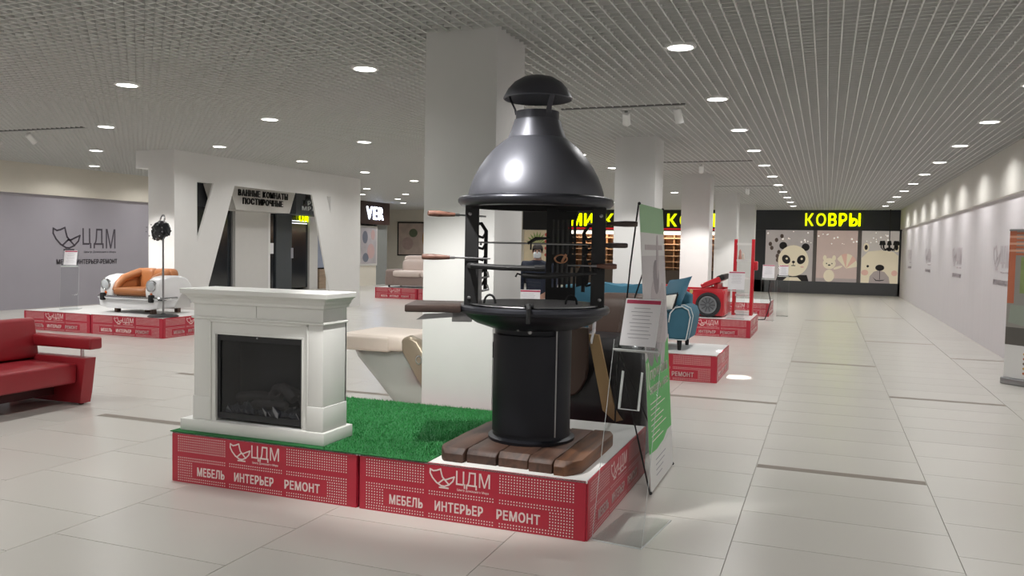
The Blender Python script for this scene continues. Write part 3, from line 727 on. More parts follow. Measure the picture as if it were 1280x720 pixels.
rpart('green_view', rect(.16, .6, 1.15, 1.6), mat('banner_leaf', '#7f8f5a', .55, var=.3, scale=9), 2)
rpart('printed_sofa', [(.03, .78), (.25, .74), (.6, .74), (.6, 1.12), (.3, 1.13), (.22, 1.0), (.05, 1.0)], mat('banner_sage', '#8e968a', .55, var=.08), 3)
rpart('printed_floor', rect(0, .6, .5, .72), mat('banner_dark_floor', '#57544f', .55, var=.08), 3)
for i in range(5):
    for j in range(5): rpart('printed_dot', ell(.26+i*.075, .16+j*.06, .016, .016, 10), (OR, mat('dot_yellow', '#c79a4a', .6), mat('dot_brown', '#6b5648', .6))[(i+j) % 3], 2)

# ------------------------------------------------------------------ red sofa
RL = mat('red_leather', '#96222b', .42, var=.06, scale=5, bump=.06, bscale=120, coat=.1)
rsf = thing('red_sofa', 'dark red leather sofa with chrome posts under padded armrests', 'sofa', (-7.15, 5.0, 0))
obj('seat', B().box(-.45, .43, -1.0, .93, .215, .41, .025, 3), RL, rsf)
obj('backrest', B().box(-.14, .12, -1.0, .99, -.2, .2, .04, 3, M=Matrix.Translation((-.27, 0, .61)) @ Matrix.Rotation(-.14, 4, 'Y')), RL, rsf)
obj('base_rail', B().box(-.42, .12, -.98, .93, .08, .22), mat('red_leather_shaded', '#4a1418', .5, var=.06), rsf)  # rail coloured darker for the shade in the recess under the seat
for y_ in (1.0, -1.07):
    ap = obj('arm_panel', B().prism([(-.5, .0), (.455, .0), (.47, .1), (.53, .445), (-.5, .445)], .13, frame((0, y_+.065, .015), (1, 0, 0), (0, 0, 1)), .012), RL, rsf)
    ar = obj('armrest', B().box(-.42, .60, y_-.075, y_+.075, .545, .66, .022, 3), RL, rsf)
    for x_ in (-.3, .42): obj('arm_post', B().lathe([(.018, .455), (.018, .55)], 14, (x_, y_, 0)), CHROME, rsf)
    for x_ in (-.4, .4): obj('foot', B().lathe([(.025, 0), (.025, .02)], 12, (x_, y_, 0)), BLACKM, rsf)

# ------------------------------------------------------------------ portal frame
PX0, PX1 = -12.02, -11.4
pf = thing('portal_frame', 'white portal with slanted braces beside the car sofa', 'portal', (-11.7, 15.5, 0), kind='structure')
YZ = lambda: frame((PX0, 0, 0), (0, 1, 0), (0, 0, 1))
def ppart(name, poly, t=.62): return obj(name, B().prism(poly, t, frame((PX1-t, 0, 0), (0, 1, 0), (0, 0, 1))), WALLW, pf, 0, world=True)
ppart('post', rect(12.22, 12.82, 0, CEIL+.02)); ppart('post', rect(17.42, 18.8, 0, 2.76), .12); ppart('beam', rect(12.82, 18.8, 2.76, CEIL+.02), .06)
ppart('brace', [(12.82, 0), (12.86, 0), (13.9, 2.76), (13.28, 2.76), (12.82, 1.6)], .04)
ppart('brace', [(16.63, 2.76), (17.25, 2.76), (17.42, 2.35), (17.42, .4)], .04)
obj('beam_end', B().box(-12.32, PX0, 12.22, 12.82, 2.97, CEIL+.02), WALLW, pf, world=True)

# ------------------------------------------------------------------ shop fronts behind the portal
sf = thing('shop_front', 'dark glazed shop front with grey sign boards behind the portal', 'shop front', (-17, 22, 0), kind='structure')
def sbox(name, y0, y1, z0, z1, m, d0=-.15, d1=0.0, parent=None): return obj(name, B().box(XL+d0, XL+d1, y0, y1, z0, z1), m, parent or sf, 0, world=True)
GREYW = mat('grey_cladding', '#cccac7', .6, var=.03)
sbox('header', 18.6, 29.9, 2.62, 3.76, CHAR, -.3, -.02)
sbox('back_wall', 18.6, 29.9, 0, 2.62, mat('shop_interior', '#4a4544', .8, var=.3, scale=.8), -1.2, -1.1)
for a_, b__ in ((18.6, 20.62), (22.4, 24.6), (25.06, 27.0)): sbox('glass_pane', a_, b__, .08, 2.62, DKGLASS, -.06, -.03)
sbox('pillar', 20.62, 22.22, 0, 2.62, GREYW, -.2, .12); sbox('door_frame', 22.22, 22.42, 0, 2.62, WHITE, -.15, .04)
sbox('dark_pillar', 22.75, 23.6, 0, 2.62, mat('slate_cladding', '#45494d', .6, var=.04), -.1, .03)
sbox('pillar', 24.6, 25.1, 0, 2.62, GREYW, -.2, .05); sbox('door_frame', 20.55, 20.62, 0, 2.62, STEEL, -.1, .02)
for zz in (2.36, 2.28): sbox('light_tube', 18.8, 20.5, zz, zz+.03, emis('cool_tube', '#f2f4ff', 1.2), -.9, -.86); sbox('light_tube', 23.65, 24.55, zz, zz+.03, emis('cool_tube', '#f2f4ff', 1.2), -.028, -.02)
sbox('notice', 22.5, 22.68, 1.25, 1.6, PAPER, -.03, -.022); sbox('notice', 23.55, 23.68, 1.1, 1.45, GREYP, -.03, .036)
bx_ = sbox('display_poster', 25.15, 27.4, .75, 2.5, mat('blue_print', '#8d94a6', .5, var=.5, scale=2.2), -.03, .0); sbox('low_cabinet', 25.15, 27.6, 0, .7, wood('cabinet_oak', '#8a7766', '#a8927d', 2), -.2, .1)
# sign boards
def sboard(y0, y1, z0, z1, inset, m, label, lines, tm):
    t = thing('sign_board', label, 'sign', (-16.4, (y0+y1)/2, z0))
    obj('board', B().prism([(y0, z1), (y0+inset, z0), (y1-inset, z0), (y1, z1)], .9, frame((-16.9, 0, 0), (0, 1, 0), (0, 0, 1))), m, t, 0, world=True)
    h = (z1-z0)/(len(lines)+1.1)
    for i, (s_, a, b__) in enumerate(lines):
        letters(s_, b__-a, h*.8, tm, t, frame((-15.99+16.4, a-(y0+y1)/2, z1-z0-h*(i+1.25)-h*.1), (0, 1, 0), (0, 0, 1)), .02, .03)
    return t
sboard(19.25, 22.45, 2.55, 3.28, .32, mat('board_grey', '#bdbab5', .6, var=.03), 'grey trapezoid sign board with black bathroom lettering', [('ВАННЫЕ КОМНАТЫ', 19.65, 22.0), ('ПОСТИРОЧНЫЕ', 19.85, 21.75)], BLACKM)
sboard(22.47, 24.6, 2.55, 3.28, .0, mat('board_slate', '#3d4145', .6, var=.03), 'dark sign board with pale granite and marble lettering', [('ПЛИТКА', 23.0, 24.2), ('ГРАНИТ', 22.85, 24.3), ('МРАМОР', 22.75, 24.4)], mat('pale_letters', '#b8bcbd', .6))
letters('ОЛ', .5, .26, YELLOW, sf, frame((0.02, 2.0, 2.36), (0, 1, 0), (0, 0, 1)), .03, .03)  # yellow neon reflected in the dark glass, built as glowing letters
# cover shop with white VER letters and lit posters
cs = thing('shop_sign', 'brown fascia with glowing white letters past the portal', 'sign', (-17, 28.6, 2.4))
obj('fascia', B().box(XL-.1, XL+.25, 27.6, 29.9, 2.42, 3.3, .01), mat('brown_fascia', '#3a2420', .5, var=.05), cs, world=True)
letters('VER', 1.3, .5, emis('white_neon', '#eef4ff', 2.0), cs, frame((.255, -.55, .2), (0, 1, 0), (0, 0, 1)), .03, .02)
wn = thing('lit_poster', 'tall lit poster in the window under the white letters', 'poster', (-17, 28.7, 0))
obj('frame', B().box(XL-.05, XL+.06, 27.9, 29.25, .78, 2.35), GREYW, wn, world=True)
obj('print', B().box(XL+.06, XL+.066, 27.98, 29.17, .86, 2.28), mat('lit_print', '#a8a2a6', .5, var=.45, scale=1.8, emit=.12), wn, world=True)
for k, (yy, zz, ry_, rz_) in enumerate(((28.3, 1.9, .2, .25), (28.75, 1.35, .28, .3), (28.35, 1.1, .22, .18), (28.9, 2.0, .15, .2))):
    obj('printed_shape', B().prism(ell(yy, zz, ry_, rz_), .004, frame((XL+.066, 0, 0), (0, 1, 0), (0, 0, 1))), (mat('poster_slate', '#6f7380', .6, emit=.05), mat('poster_rose', '#b79a98', .6, emit=.1))[k % 2], wn, 0, world=True)
sbox('lower_panel', 27.5, 29.9, 0, .78, BEIGE, -.1, .02); sbox('corner_panel', 29.25, 30.1, 0, 2.42, mat('grey_glass', '#8c8f8e', .25, var=.05), -.1, .03); sbox('corner_return', 29.9, 30.1, 2.4, 3.76, BEIGE, -6, .0)
sbox('corner_wall', 29.9, 30.1, 0, 2.42, BEIGE, -6, -.1)

# framed poster on the end wall
fpst = thing('wall_poster', 'large dark floral poster with a yellow bloom behind the beige sofa', 'poster', (-18.2, YF, 0))
obj('frame', B().box(-19.15, -16.6, YF-.05, YF, 1.12, 2.72), BLACKM, fpst, world=True)
pr_ = obj('print', B().box(-19.08, -16.67, YF-.056, YF-.05, 1.18, 2.66), mat('floral_print', '#bfaea4', .6, var=.6, scale=1.6), fpst, world=True)
for cx, cz, rx, rz_, m_ in ((-17.65, 1.95, .16, .42, mat('bloom_yellow', '#b98f3c', .6, var=.2)), (-18.6, 1.7, .3, .3, mat('bloom_pink', '#b39c96', .6, var=.2)), (-18.3, 2.2, .22, .2, mat('leaf_green', '#66705a', .6, var=.3)), (-17.3, 1.5, .25, .2, mat('bloom_pink', '#b39c96', .6))):
    obj('printed_bloom', B().prism(ell(cx, cz, rx, rz_), .004, frame((0, YF-.056, 0), (1, 0, 0), (0, 0, 1))), m_, pr_, 0, world=True)

# ------------------------------------------------------------------ rug shop at the end of the corridor
rg = thing('rug_shop_front', 'charcoal rug shop front with yellow letters at the corridor end', 'shop front', (0, YF, 0), kind='structure')
def rbox(name, x0, x1, z0, z1, m, y0=-.05, y1=.1, parent=None): return obj(name, B().box(x0, x1, YF+y0, YF+y1, z0, z1), m, parent or rg, 0, world=True)
rbox('fascia', -2.75, 2.65, 2.5, 3.28, CHAR, -.2, .2); rbox('plinth_panel', -2.75, 2.65, 0, .48, mat('plinth_grey', '#5b5c5e', .5, var=.04))
rbox('jamb', -2.75, -2.33, .0, 2.5, CHAR); rbox('mullion', -.525, -.385, .48, 2.5, mat('mullion_grey', '#77716e', .5)); rbox('mullion', 1.11, 1.25, .48, 2.5, mat('mullion_grey', '#77716e', .5)); rbox('jamb', 2.58, 2.65, 0, 2.5, CHAR)
letters('КОВРЫ', 2.02, .5, YELLOW, rg, frame((-.85, -.205, 2.67), (1, 0, 0), (0, 0, 1)), .04, .022)
def lit(name, c, e=.42, var=.05, scale=2): return mat(name, c, .6, var=var, scale=scale, emit=e)
WY = -.02
def win(x0, x1, m, label):
    t = thing('window_poster', label, 'poster', ((x0+x1)/2, YF-.01, .48), group='lit window posters of the rug shop')
    obj('print', B().box(x0, x1, YF-.02, YF+.02, .48, 2.5), m, t, 0, world=True); return t
def art(t, name, poly, m, lv): obj(name, B().prism(poly, .002*lv, frame((0, YF-.02, 0), (1, 0, 0), (0, 0, 1))), m, t, 0, world=True)
CREAM = lit('print_cream', '#d8ccb2'); INK = mat('print_ink', '#2c2729', .6, var=0); BLUSH = lit('print_blush', '#cfa898'); PGREY = lit('print_grey', '#a89c98', .35); SPARK = lit('print_spark', '#f3e6dc', .8)
w1 = win(-2.33, -.525, lit('print_dusk', '#a8a09c', .45, .12), 'window poster of a cream panda on a grey sky')
cx, cz = -1.27, 1.28
art(w1, 'panda_ear', ell(cx-.38, cz+.6, .15, .15), INK, 1); art(w1, 'panda_ear', ell(cx+.47, cz+.55, .15, .15), INK, 1)
art(w1, 'panda_body', ell(cx+.08, cz-.78, .62, .32)+[], INK, 1) if False else art(w1, 'panda_body', [(cx-.62, .48), (cx+.62, .48), (cx+.55, .72), (cx-.55, .72)], INK, 1)
art(w1, 'panda_head', ell(cx+.02, cz, .58, .62, 28), CREAM, 2); art(w1, 'panda_belly', [(cx-.35, .48), (cx+.35, .48), (cx+.2, .62), (cx-.2, .62)], CREAM, 2)
for sx, a in ((-.25, .5), (.32, -.5)):
    art(w1, 'panda_patch', ell(cx+sx, cz+.05, .15, .19, 18, a), INK, 3); art(w1, 'panda_eye', ell(cx+sx+.02, cz+.08, .045, .045, 10), CREAM, 4)
art(w1, 'panda_nose', ell(cx+.03, cz-.05, .06, .05, 10), INK, 3); art(w1, 'panda_mouth', rect(cx+.02, cx+.04, cz-.2, cz-.05), INK, 3); art(w1, 'panda_smile', rect(cx-.05, cx+.11, cz-.21, cz-.18), INK, 3); art(w1, 'panda_cheek', ell(cx+.36, cz-.24, .07, .03, 10), BLUSH, 3)
for k in range(7): art(w1, 'printed_blossom', ell(-2.2+rnd.uniform(0, .5), 1.3+k*.16, .07, .09, 8), mat('print_brown', '#6a5a52', .6, emit=.05), 1.5)
w2 = win(-.385, 1.11, lit('print_rose', '#b5a198', .5, .15), 'window poster of a small bear cub with a striped parasol')
art(w2, 'cub_body', ell(.1, .72, .2, .24), CREAM, 1); art(w2, 'cub_head', ell(.1, 1.2, .24, .22), CREAM, 2)
for sx in (-.17, .17): art(w2, 'cub_ear', ell(.1+sx, 1.42, .07, .11), CREAM, 1)
art(w2, 'cub_nose', ell(.1, 1.14, .05, .03, 8), INK, 3); art(w2, 'cub_eye', ell(.0, 1.2, .025, .025, 8), INK, 3); art(w2, 'cub_eye', ell(.2, 1.2, .025, .025, 8), INK, 3); art(w2, 'cub_paw', ell(.42, 1.05, .18, .05, 10, .35), CREAM, 2)
for k in range(5):
    a0 = math.radians(20+k*30); a1 = math.radians(50+k*30)
    art(w2, 'parasol_panel', [(.72, 1.02)] + [(.72+.4*math.cos(a0+(a1-a0)*q/4-.4), 1.12+.48*math.sin(a0+(a1-a0)*q/4-.4)) for q in range(5)], BLUSH if k % 2 else CREAM, 1)
art(w2, 'printed_ground', rect(-.385, 1.11, .48, .62), PGREY, .5)
w3 = win(1.25, 2.58, lit('print_mist', '#b8b0a8', .48, .1), 'window poster of a large cream bear face')
for x_ in (1.42, 2.5): art(w3, 'bear_ear', ell(x_, 1.86, .11, .17, 14), CREAM, 1); art(w3, 'bear_inner_ear', ell(x_, 1.86, .06, .1, 12), INK, 2)
art(w3, 'bear_head', [(1.27, .48), (2.57, .48), (2.57, 1.55), (2.4, 1.7), (1.95, 1.76), (1.5, 1.7), (1.27, 1.45)], CREAM, 1.5); art(w3, 'bear_muzzle', [(1.55, .48), (2.3, .48), (2.26, .72), (2.1, .92), (1.9, .98), (1.72, .92), (1.58, .74)], PGREY, 2)
art(w3, 'bear_nose', ell(1.93, 1.08, .16, .12, 14), INK, 3); art(w3, 'bear_mouth', rect(1.925, 1.945, .62, .98), INK, 3); art(w3, 'bear_smile', [(1.68, .72), (1.82, .6), (1.94, .6), (2.1, .62), (2.18, .7), (2.08, .59), (1.94, .56), (1.8, .57)], INK, 3)
art(w3, 'bear_eye', ell(1.5, 1.13, .045, .05, 10), INK, 3); art(w3, 'bear_cheek', ell(1.4, .88, .13, .11, 12), BLUSH, 3); art(w3, 'bear_cheek', ell(2.45, .88, .11, .11, 12), BLUSH, 3)
for t_, a, b__ in ((w1, -2.3, -.56), (w2, -.36, 1.08), (w3, 1.3, 2.2)):
    for k in range(12): r_ = rnd.uniform(.012, .035); art(t_, 'printed_star', ell(rnd.uniform(a, b__), rnd.uniform(1.95, 2.45), r_, r_, 8), SPARK, 1)
# chandelier
ch = thing('chandelier', 'black many-armed chandelier hanging by the bear poster', 'chandelier', (2.2, YF-.6, 1.85)); ch.scale = (1.25, 1.25, 1.1)
obj('stem', B().tube([(0, 0, -.12), (0, 0, 1.4)], .012).ball(.07, (0, 0, -.05), 8), BLACKM, ch)
for k in range(8):
    a = k*math.pi/4; q = [(.05*math.cos(a), .05*math.sin(a), 0), (.14*math.cos(a), .14*math.sin(a), -.09), (.22*math.cos(a), .22*math.sin(a), .0), (.23*math.cos(a), .23*math.sin(a), .1)]
    ar_ = obj('arm', B().tube(q, .016, 6), BLACKM, ch); obj('shade', B().lathe([(.035, .09), (.055, .1), (.03, .24)], 10, (q[3][0], q[3][1], 0)), BLACKM, ar_)

# ------------------------------------------------------------------ shop with yellow letters behind the columns
ms = thing('lit_shop_front', 'black shop front with yellow letters and lit shelves behind the columns', 'shop front', (-8, YF, 0), kind='structure')
def mbox(name, x0, x1, z0, z1, m, y0=-.05, y1=.1): return obj(name, B().box(x0, x1, YF+y0, YF+y1, z0, z1), m, ms, 0, world=True)
mbox('fascia', -12.75, -3.6, 2.42, 3.3, BLACKM, -.2, .2); mbox('red_strip', -10.6, -3.8, 2.46, 2.53, emis('red_glow', '#c01824', .6), -.21, -.2)
mbox('light_strip', -10.6, -3.8, 2.26, 2.38, emis('warm_white', '#fff3de', 2.2), -.1, .0)
mbox('pier', -11.5, -10.62, 0, 2.42, BLACKM); mbox('base', -10.6, -3.6, 0, .75, mat('shop_base', '#4a4038', .7))
mbox('poster_base', -12.75, -11.5, 0, .9, BLACKM)
WS = wood('shop_shelving', '#b98f6c', '#d8b593', 1.2, .6, 0)
mbox('back_panel', -10.6, -3.6, .75, 2.42, WS, 1.0, 1.1); mbox('ceiling_panel', -10.6, -3.6, 2.38, 2.42, WHITE, .0, 1.1)
for k in range(6): mbox('shelf', -10.6, -3.6, .85+k*.25, .88+k*.25, WS, .45, 1.0)
for k in range(15): mbox('upright', -10.55+k*.49, -10.5+k*.49, .75, 2.35, wood('shop_upright', '#8d6a4d', '#a8835f', 1.2, .6, 2), .5, 1.0)
for sx, nx, s_ in ((-10.5, 1.0, 'МИ'), (-9.02, .42, 'К'), (-6.3, 1.0, 'КО'), (-4.72, .4, 'Л')):
    letters(s_, nx, .54, YELLOW, ms, frame((sx+8, -.205, 2.6), (1, 0, 0), (0, 0, 1)), .04, .022)
lt = bpy.data.lights.new('shop_lamp', 'AREA'); lt.shape = 'RECTANGLE'; lt.size = 6.6; lt.size_y = .3; lt.energy = 90; lt.color = (1, .86, .68)
lo = link('lamp', lt, ms); lo.location = (.9, .25, 2.33)
tp = thing('tropical_poster', 'poster of green tropical leaves and red flowers at the black shop front', 'poster', (-12.1, YF, 0))
obj('print', B().box(-12.72, -11.52, YF-.06, YF, .92, 2.4), lit('print_tropic', '#b3a58a', .3, .25, 3), tp, 0, world=True)
for k in range(9):
    a = .3+k*.32
    obj('printed_leaf', B().prism([(-12.1+.08*math.cos(a), 1.75+.05*math.sin(a)), (-12.1+.35*math.cos(a-.12), 1.75+.4*math.sin(a-.1)), (-12.1+.55*math.cos(a), 1.75+.6*math.sin(a)), (-12.1+.35*math.cos(a+.14), 1.75+.4*math.sin(a+.12))], .003, frame((0, YF-.06, 0), (1, 0, 0), (0, 0, 1))), lit('print_leaf', '#6f8347', .2, .3), tp, 0, world=True)
for k in range(4): obj('printed_flower', B().prism(ell(-11.65, 2.2-k*.3, .1, .08, 10), .004, frame((0, YF-.06, 0), (1, 0, 0), (0, 0, 1))), lit('print_red', '#a8433a', .2), tp, 0, world=True)

# ------------------------------------------------------------------ car sofa
CW = mat('car_white', '#e9e9ea', .22, var=.01, coat=.5); TAN = mat('tan_leather', '#a0663c', .45, var=.1, scale=4, bump=.08, bscale=60); FOOTW = wood('foot_wood', '#4a3528', '#6b5040', 3)
cs_ = thing('car_sofa', 'white vintage car front turned into a sofa with tan leather seat', 'sofa', (-11.3, 11.08, P), math.radians(-3)); cs_.scale = (.82, .82, .82)
for u, v in ((-.52, .12), (.52, .12), (-.52, .78), (.52, .78), (0, .45)): obj('foot', B().box(u-.045, u+.045, v-.045, v+.045, 0, .14), FOOTW, cs_)
prof = [(.0, .2), (-.05, .34), (-.07, .48), (-.05, .62), (.02, .72), (.16, .79), (.36, .82), (.58, .81), (.75, .75), (.87, .62), (.92, .45), (.93, .22), (.86, .2), (.84, .34), (.76, .45), (.64, .49), (.52, .45), (.44, .34), (.42, .14), (.1, .13)]
for sx in (-1, 1):
    fx = .47 if sx > 0 else -.85
    fd = obj('fender', B().prism(prof, .38, frame((fx, 0, 0), (0, 1, 0), (0, 0, 1)), .055), CW, cs_, 50)
    obj('wheel_recess', B().box(fx+.04, fx+.34, .42, .86, .12, .47), GREYW, fd)
    c_ = (sx*.66, -.075, .60); Hm = frame(c_, (1, 0, 0), (0, -.05, 1))
    hl = obj('headlight', B().torus(.115, .018, (0, 0, 0), 24, 8, M=Hm).lathe([(.115, -.06), (.115, .0)], 20, M=Hm), CHROME, cs_)
    obj('lens', B().lathe([(.106, .002), (.085, .022), (.045, .034), (.001, .038)], 20, M=Hm), mat('lamp_lens', '#c6cace', .12, .2, var=.1, scale=30), hl)
    obj('indicator', B().ball(.036, (sx*.66, -.065, .425), 8, (1, .5, 1)), mat('amber', '#c9622a', .3), cs_)
    obj('overrider', B().box(sx*.70-.05, sx*.70+.05, -.15, -.05, .26, .42, .02), BLACKM, cs_)
obj('front_apron', B().prism([(-.84, .14), (-.6, .1), (.6, .1), (.84, .14), (.86, .3), (.5, .33), (-.5, .33), (-.86, .3)], .2, frame((0, .12, 0), (1, 0, 0), (0, 0, 1)), .03), CW, cs_, 50)
obj('bumper', B().tube([(-.93, .02, .335), (-.86, -.06, .335), (-.6, -.1, .335), (0, -.115, .335), (.6, -.1, .335), (.86, -.06, .335), (.93, .02, .335), (.94, .35, .34)], .04, 10, sq=1), CHROME, cs_)
obj('seat', B().pillow(1.02, .72, .17, (0, .28, .455), .3), TAN, cs_, 60)
obj('seat_base', B().box(-.48, .48, .05, .8, .2, .4), BLACKM, cs_)
for sx in (-1, 1): obj('inner_arm', B().prism([(.02, .4), (.75, .4), (.75, .84), (.5, .8), (.25, .72), (.1, .6), (.02, .46)], .05, frame((sx*.44-.025, 0, 0), (0, 1, 0), (0, 0, 1)), .01), TAN, cs_, 50)
for sx in (-.27, .27): obj('backrest', B().pillow(.56, .24, .52, (sx, .7, .69), .35, M=None), TAN, cs_, 60)
for sx in (-1, 1): obj('armrest', B().tube([(sx*.46, .0, .46), (sx*.47, .08, .6), (sx*.46, .22, .72), (sx*.44, .45, .8), (sx*.4, .66, .86)], [.07, .085, .09, .09, .09], 12), TAN, cs_, 60)

# ------------------------------------------------------------------ floor lamp
fl = thing('floor_lamp', 'slim floor lamp with a black sculpted head on the car sofa podium', 'lamp', (-10.37, 10.86, P))
obj('base', B().lathe([(.24, 0), (.25, .012), (.22, .03), (.06, .036), (.02, .06)], 24), BLACKM, fl)
obj('pole', B().tube([(0, 0, .04), (0, 0, 1.42)], .016, 10), STEEL, fl)
ic = B(); vs = bmesh.ops.create_icosphere(ic.bm, subdivisions=3, radius=1)['verts']
for v in vs:
    n = v.co.copy(); k = 1 + .13*math.sin(n.x*9)*math.cos(n.z*11) + .08*math.sin(n.y*14+n.z*5)
    v.co = Vector((n.x*.15*k - .04 - .06*max(0, -n.z), n.y*.12*k, n.z*.16*k + 1.44))
hd = obj('shade', ic, mat('black_gloss', '#202124', .3, var=.2, scale=30), fl, 20)
obj('beak', B().tube([(.06, -.02, 1.52), (.13, -.03, 1.46), (.17, -.04, 1.36)], [.07, .05, .012], 8), MATS['black_gloss'], hd)
obj('ring', B().torus(.055, .014, (0, 0, 0), 20, 8, M=frame((-.01, 0, 1.63), (1, 0, 0), (0, .2, 1)) @ Matrix.Diagonal((.8, 1.25, 1, 1))), CHROME, fl)
for q in range(10):
    a = q*.628; obj('stud', B().ball(.012, (-.05+.165*math.cos(a), -.14+.03*math.sin(a*2), 1.42+.12*math.sin(a)), 5), STEEL, hd)

# ------------------------------------------------------------------ massage chairs behind the podiums
def rrect(cx, cy, cz, hx, hy, r, n=4, M=None):
    pts = []
    for qx, qy, a0 in ((1, 1, 0), (-1, 1, 90), (-1, -1, 180), (1, -1, 270)):
        for k in range(n+1):
            a = math.radians(a0+90*k/n); pts.append(Vector((cx+qx*(hx-r)+r*math.cos(a), cy+qy*(hy-r)+r*math.sin(a), cz)))
    return pts
SHELL = mat('pearl_shell', '#a8aca6', .16, .35, var=.03, coat=.6); CREAML = mat('cream_leather', '#e6d9cc', .45, var=.03, bump=.05, bscale=80); BRNZ = mat('bronze_trim', '#9b8f7c', .35, .5, var=.05)
mc = thing('massage_chair', 'reclined cream massage chair with glossy pearl shell behind the grass mat', 'massage chair', (-3.75, 7.1, 0)); mc.scale = (1, 1, .93)
secs = [rrect(x_, 0, z_, hx, hy, min(hx, hy)*.5, 6) for x_, z_, hx, hy in ((.38, .0, .26, .2), (.34, .06, .30, .25), (.26, .15, .34, .29), (.125, .35, .365, .32), (-.05, .58, .395, .33), (-.11, .70, .39, .32), (-.12, .76, .36, .28))]
obj('shell', B().rings(secs), SHELL, mc, 50)
obj('head_cushion', B().pillow(.7, .74, .17, (-.19, -.02, .745), .22), CREAML, mc, 60)
obj('cushion_flap', B().box(-.53, .0, -.40, -.30, .655, .81, .03, 3), CREAML, mc)
obj('side_trim', B().prism([(.1, .78), (.2, .83), (.3, .79), (.46, .5), (.56, .25), (.46, .18), (.3, .42), (.14, .66)], .12, frame((-.02, -.25, 0), (1, 0, 0), (0, 0, 1)), .03), BRNZ, mc, 50)
obj('side_button', B().torus(.04, .01, (0, 0, 0), 18, 6, M=frame((.30, -.372, .6), (1, 0, 0), (0, 0, 1)) @ Matrix.Diagonal((.7, 1, 1, 1))), CHROME, mc)
obj('support_leg', B().prism([(-.02, 0), (.1, 0), (-.04, .3), (-.12, .3)], .08, frame((.08, -.14, 0), (1, 0, 0), (0, 0, 1))), BRNZ, mc)
obj('seat', B().pillow(.7, .7, .3, (.85, .1, .42), .35), CREAML, mc, 60)
obj('base', B().box(.2, 1.1, -.2, .4, 0, .2, .03), mat('chair_base', '#6b6862', .5), mc)
BRL = mat('brown_leather', '#4b3a32', .5, var=.08, bump=.05, bscale=90); DKS = mat('dark_shell', '#201d20', .4, var=.08, coat=.15)
md = thing('massage_chair', 'dark brown and black massage chair with tan strip behind the acrylic stand', 'massage chair', (-1.66, 6.6, 0))
secs = [rrect(x_, y_, z_, hx, hy, .1) for x_, y_, z_, hx, hy in ((.05, .05, .0, .34, .4), (.05, .02, .1, .36, .45), (.05, 0, .35, .37, .47), (.05, 0, .6, .37, .47), (.04, .03, .8, .35, .42), (.04, .08, .9, .3, .34))]
obj('shell', B().rings(secs), DKS, md, 50)
obj('arm_panel', B().prism([(-.2, .42)]+[(-.02-.17*math.cos(a), .66-.21*math.sin(a)) for a in [k*math.pi/12 for k in range(1, 12)]]+[(.16, .68), (.16, 1.0), (-.2, 1.0)], .06, frame((-.18, -.46, 0), (1, 0, 0), (0, 0, 1)), .02), BRL, md, 40)
obj('tan_strip', B().prism([(-.03, 1.0), (.06, 1.0), (.19, .44), (.26, .36), (.2, .34), (.1, .42)], .02, frame((.0, -.475, -.05), (1, 0, 0), (0, 0, 1)), .006), mat('tan_trim', '#a98b62', .5, var=.05), md)
obj('chrome_arc', B().tube([(.0, -.49, .88), (.02, -.5, .98), (.02, -.49, 1.06)], .014, 8), CHROME, md)
obj('back_cushion', B().pillow(.6, .3, .5, (.05, .38, .98), .4), BRL, md, 60)

# ------------------------------------------------------------------ blue sofa with cushions
BLU = mat('blue_velvet', '#356579', .75, var=.08, scale=8); PIPE = mat('white_piping', '#cfd3d3', .7)
bs = thing('blue_sofa', 'teal blue sofa with white piped rounded arms', 'sofa', (-2.62, 10.87, P))
obj('seat', B().box(-.78, .78, -.36, .3, .2, .34, .03, 3), BLU, bs)
for sx in (-1, 1): obj('seat_cushion', B().pillow(.78, .66, .16, (sx*.39, -.05, .40), .3), BLU, bs, 60)
obj('backrest', B().prism([(-.95, .2), (.95, .2), (.95, .68), (.8, .76), (.5, .79), (.3, .77), (0, .80), (-.3, .77), (-.5, .79), (-.8, .76), (-.95, .68)], .2, frame((0, .46, 0), (1, 0, 0), (0, 0, 1)), .04), BLU, bs, 50)
for sx in (-1, 1):
    xs = sx*.9
    pr2 = [(-.13, .14), (.1, .14), (.13, .3), (.15, .44), (.12, .53), (.04, .57), (-.06, .55), (-.12, .48), (-.14, .36)]
    if sx < 0: pr2 = [(-a, b__) for a, b__ in pr2[::-1]]
    ar_ = obj('arm', B().prism(pr2, .78, frame((xs, .42, 0), (1, 0, 0), (0, 0, 1)), .03), BLU, bs, 50)
    obj('piping', B().tube([(xs+a*.93, -.365, b__*.985) for a, b__ in pr2], .008, 6), PIPE, ar_)
    obj('piping', B().tube([(xs+a*1.02, -.22, b__*1.01) for a, b__ in pr2], .007, 6), PIPE, ar_)
    for v in (-.28, .34): obj('leg', B().lathe([(.022, 0), (.035, .15)], 10, (xs, v, 0)), BLACKM, bs)
def lean(tr, e1, e2):
    """frame of a cushion from its upper right corner and its edges running left and down"""
    tr, e1, e2 = Vector(tr), Vector(e1), Vector(e2); x = -e1.normalized(); zz = -e2; zz = (zz-x*zz.dot(x)).normalized(); yy = zz.cross(x)
    m = Matrix((x, yy, zz)).transposed().to_4x4(); m.translation = tr+(e1+e2)/2; return m, e1.length, e2.length
bm_, bw_, bh_ = lean((-1.62, 10.86, 1.275), (-.34, .24, -.07), (-.1, -.25, -.38))
pw_ = obj('blue_cushion', B().cushion(bw_, bh_, .11, bm_), mat('blue_satin', '#2f6278', .55, var=.06), None, 60)
tag(pw_, 'plain blue square cushion leaning by the sofa arm', 'cushion')
pw_ = thing('white_cushion', 'white cushion with dark tasselled edges on the blue sofa', 'cushion', (-1.95, 10.72, .905))
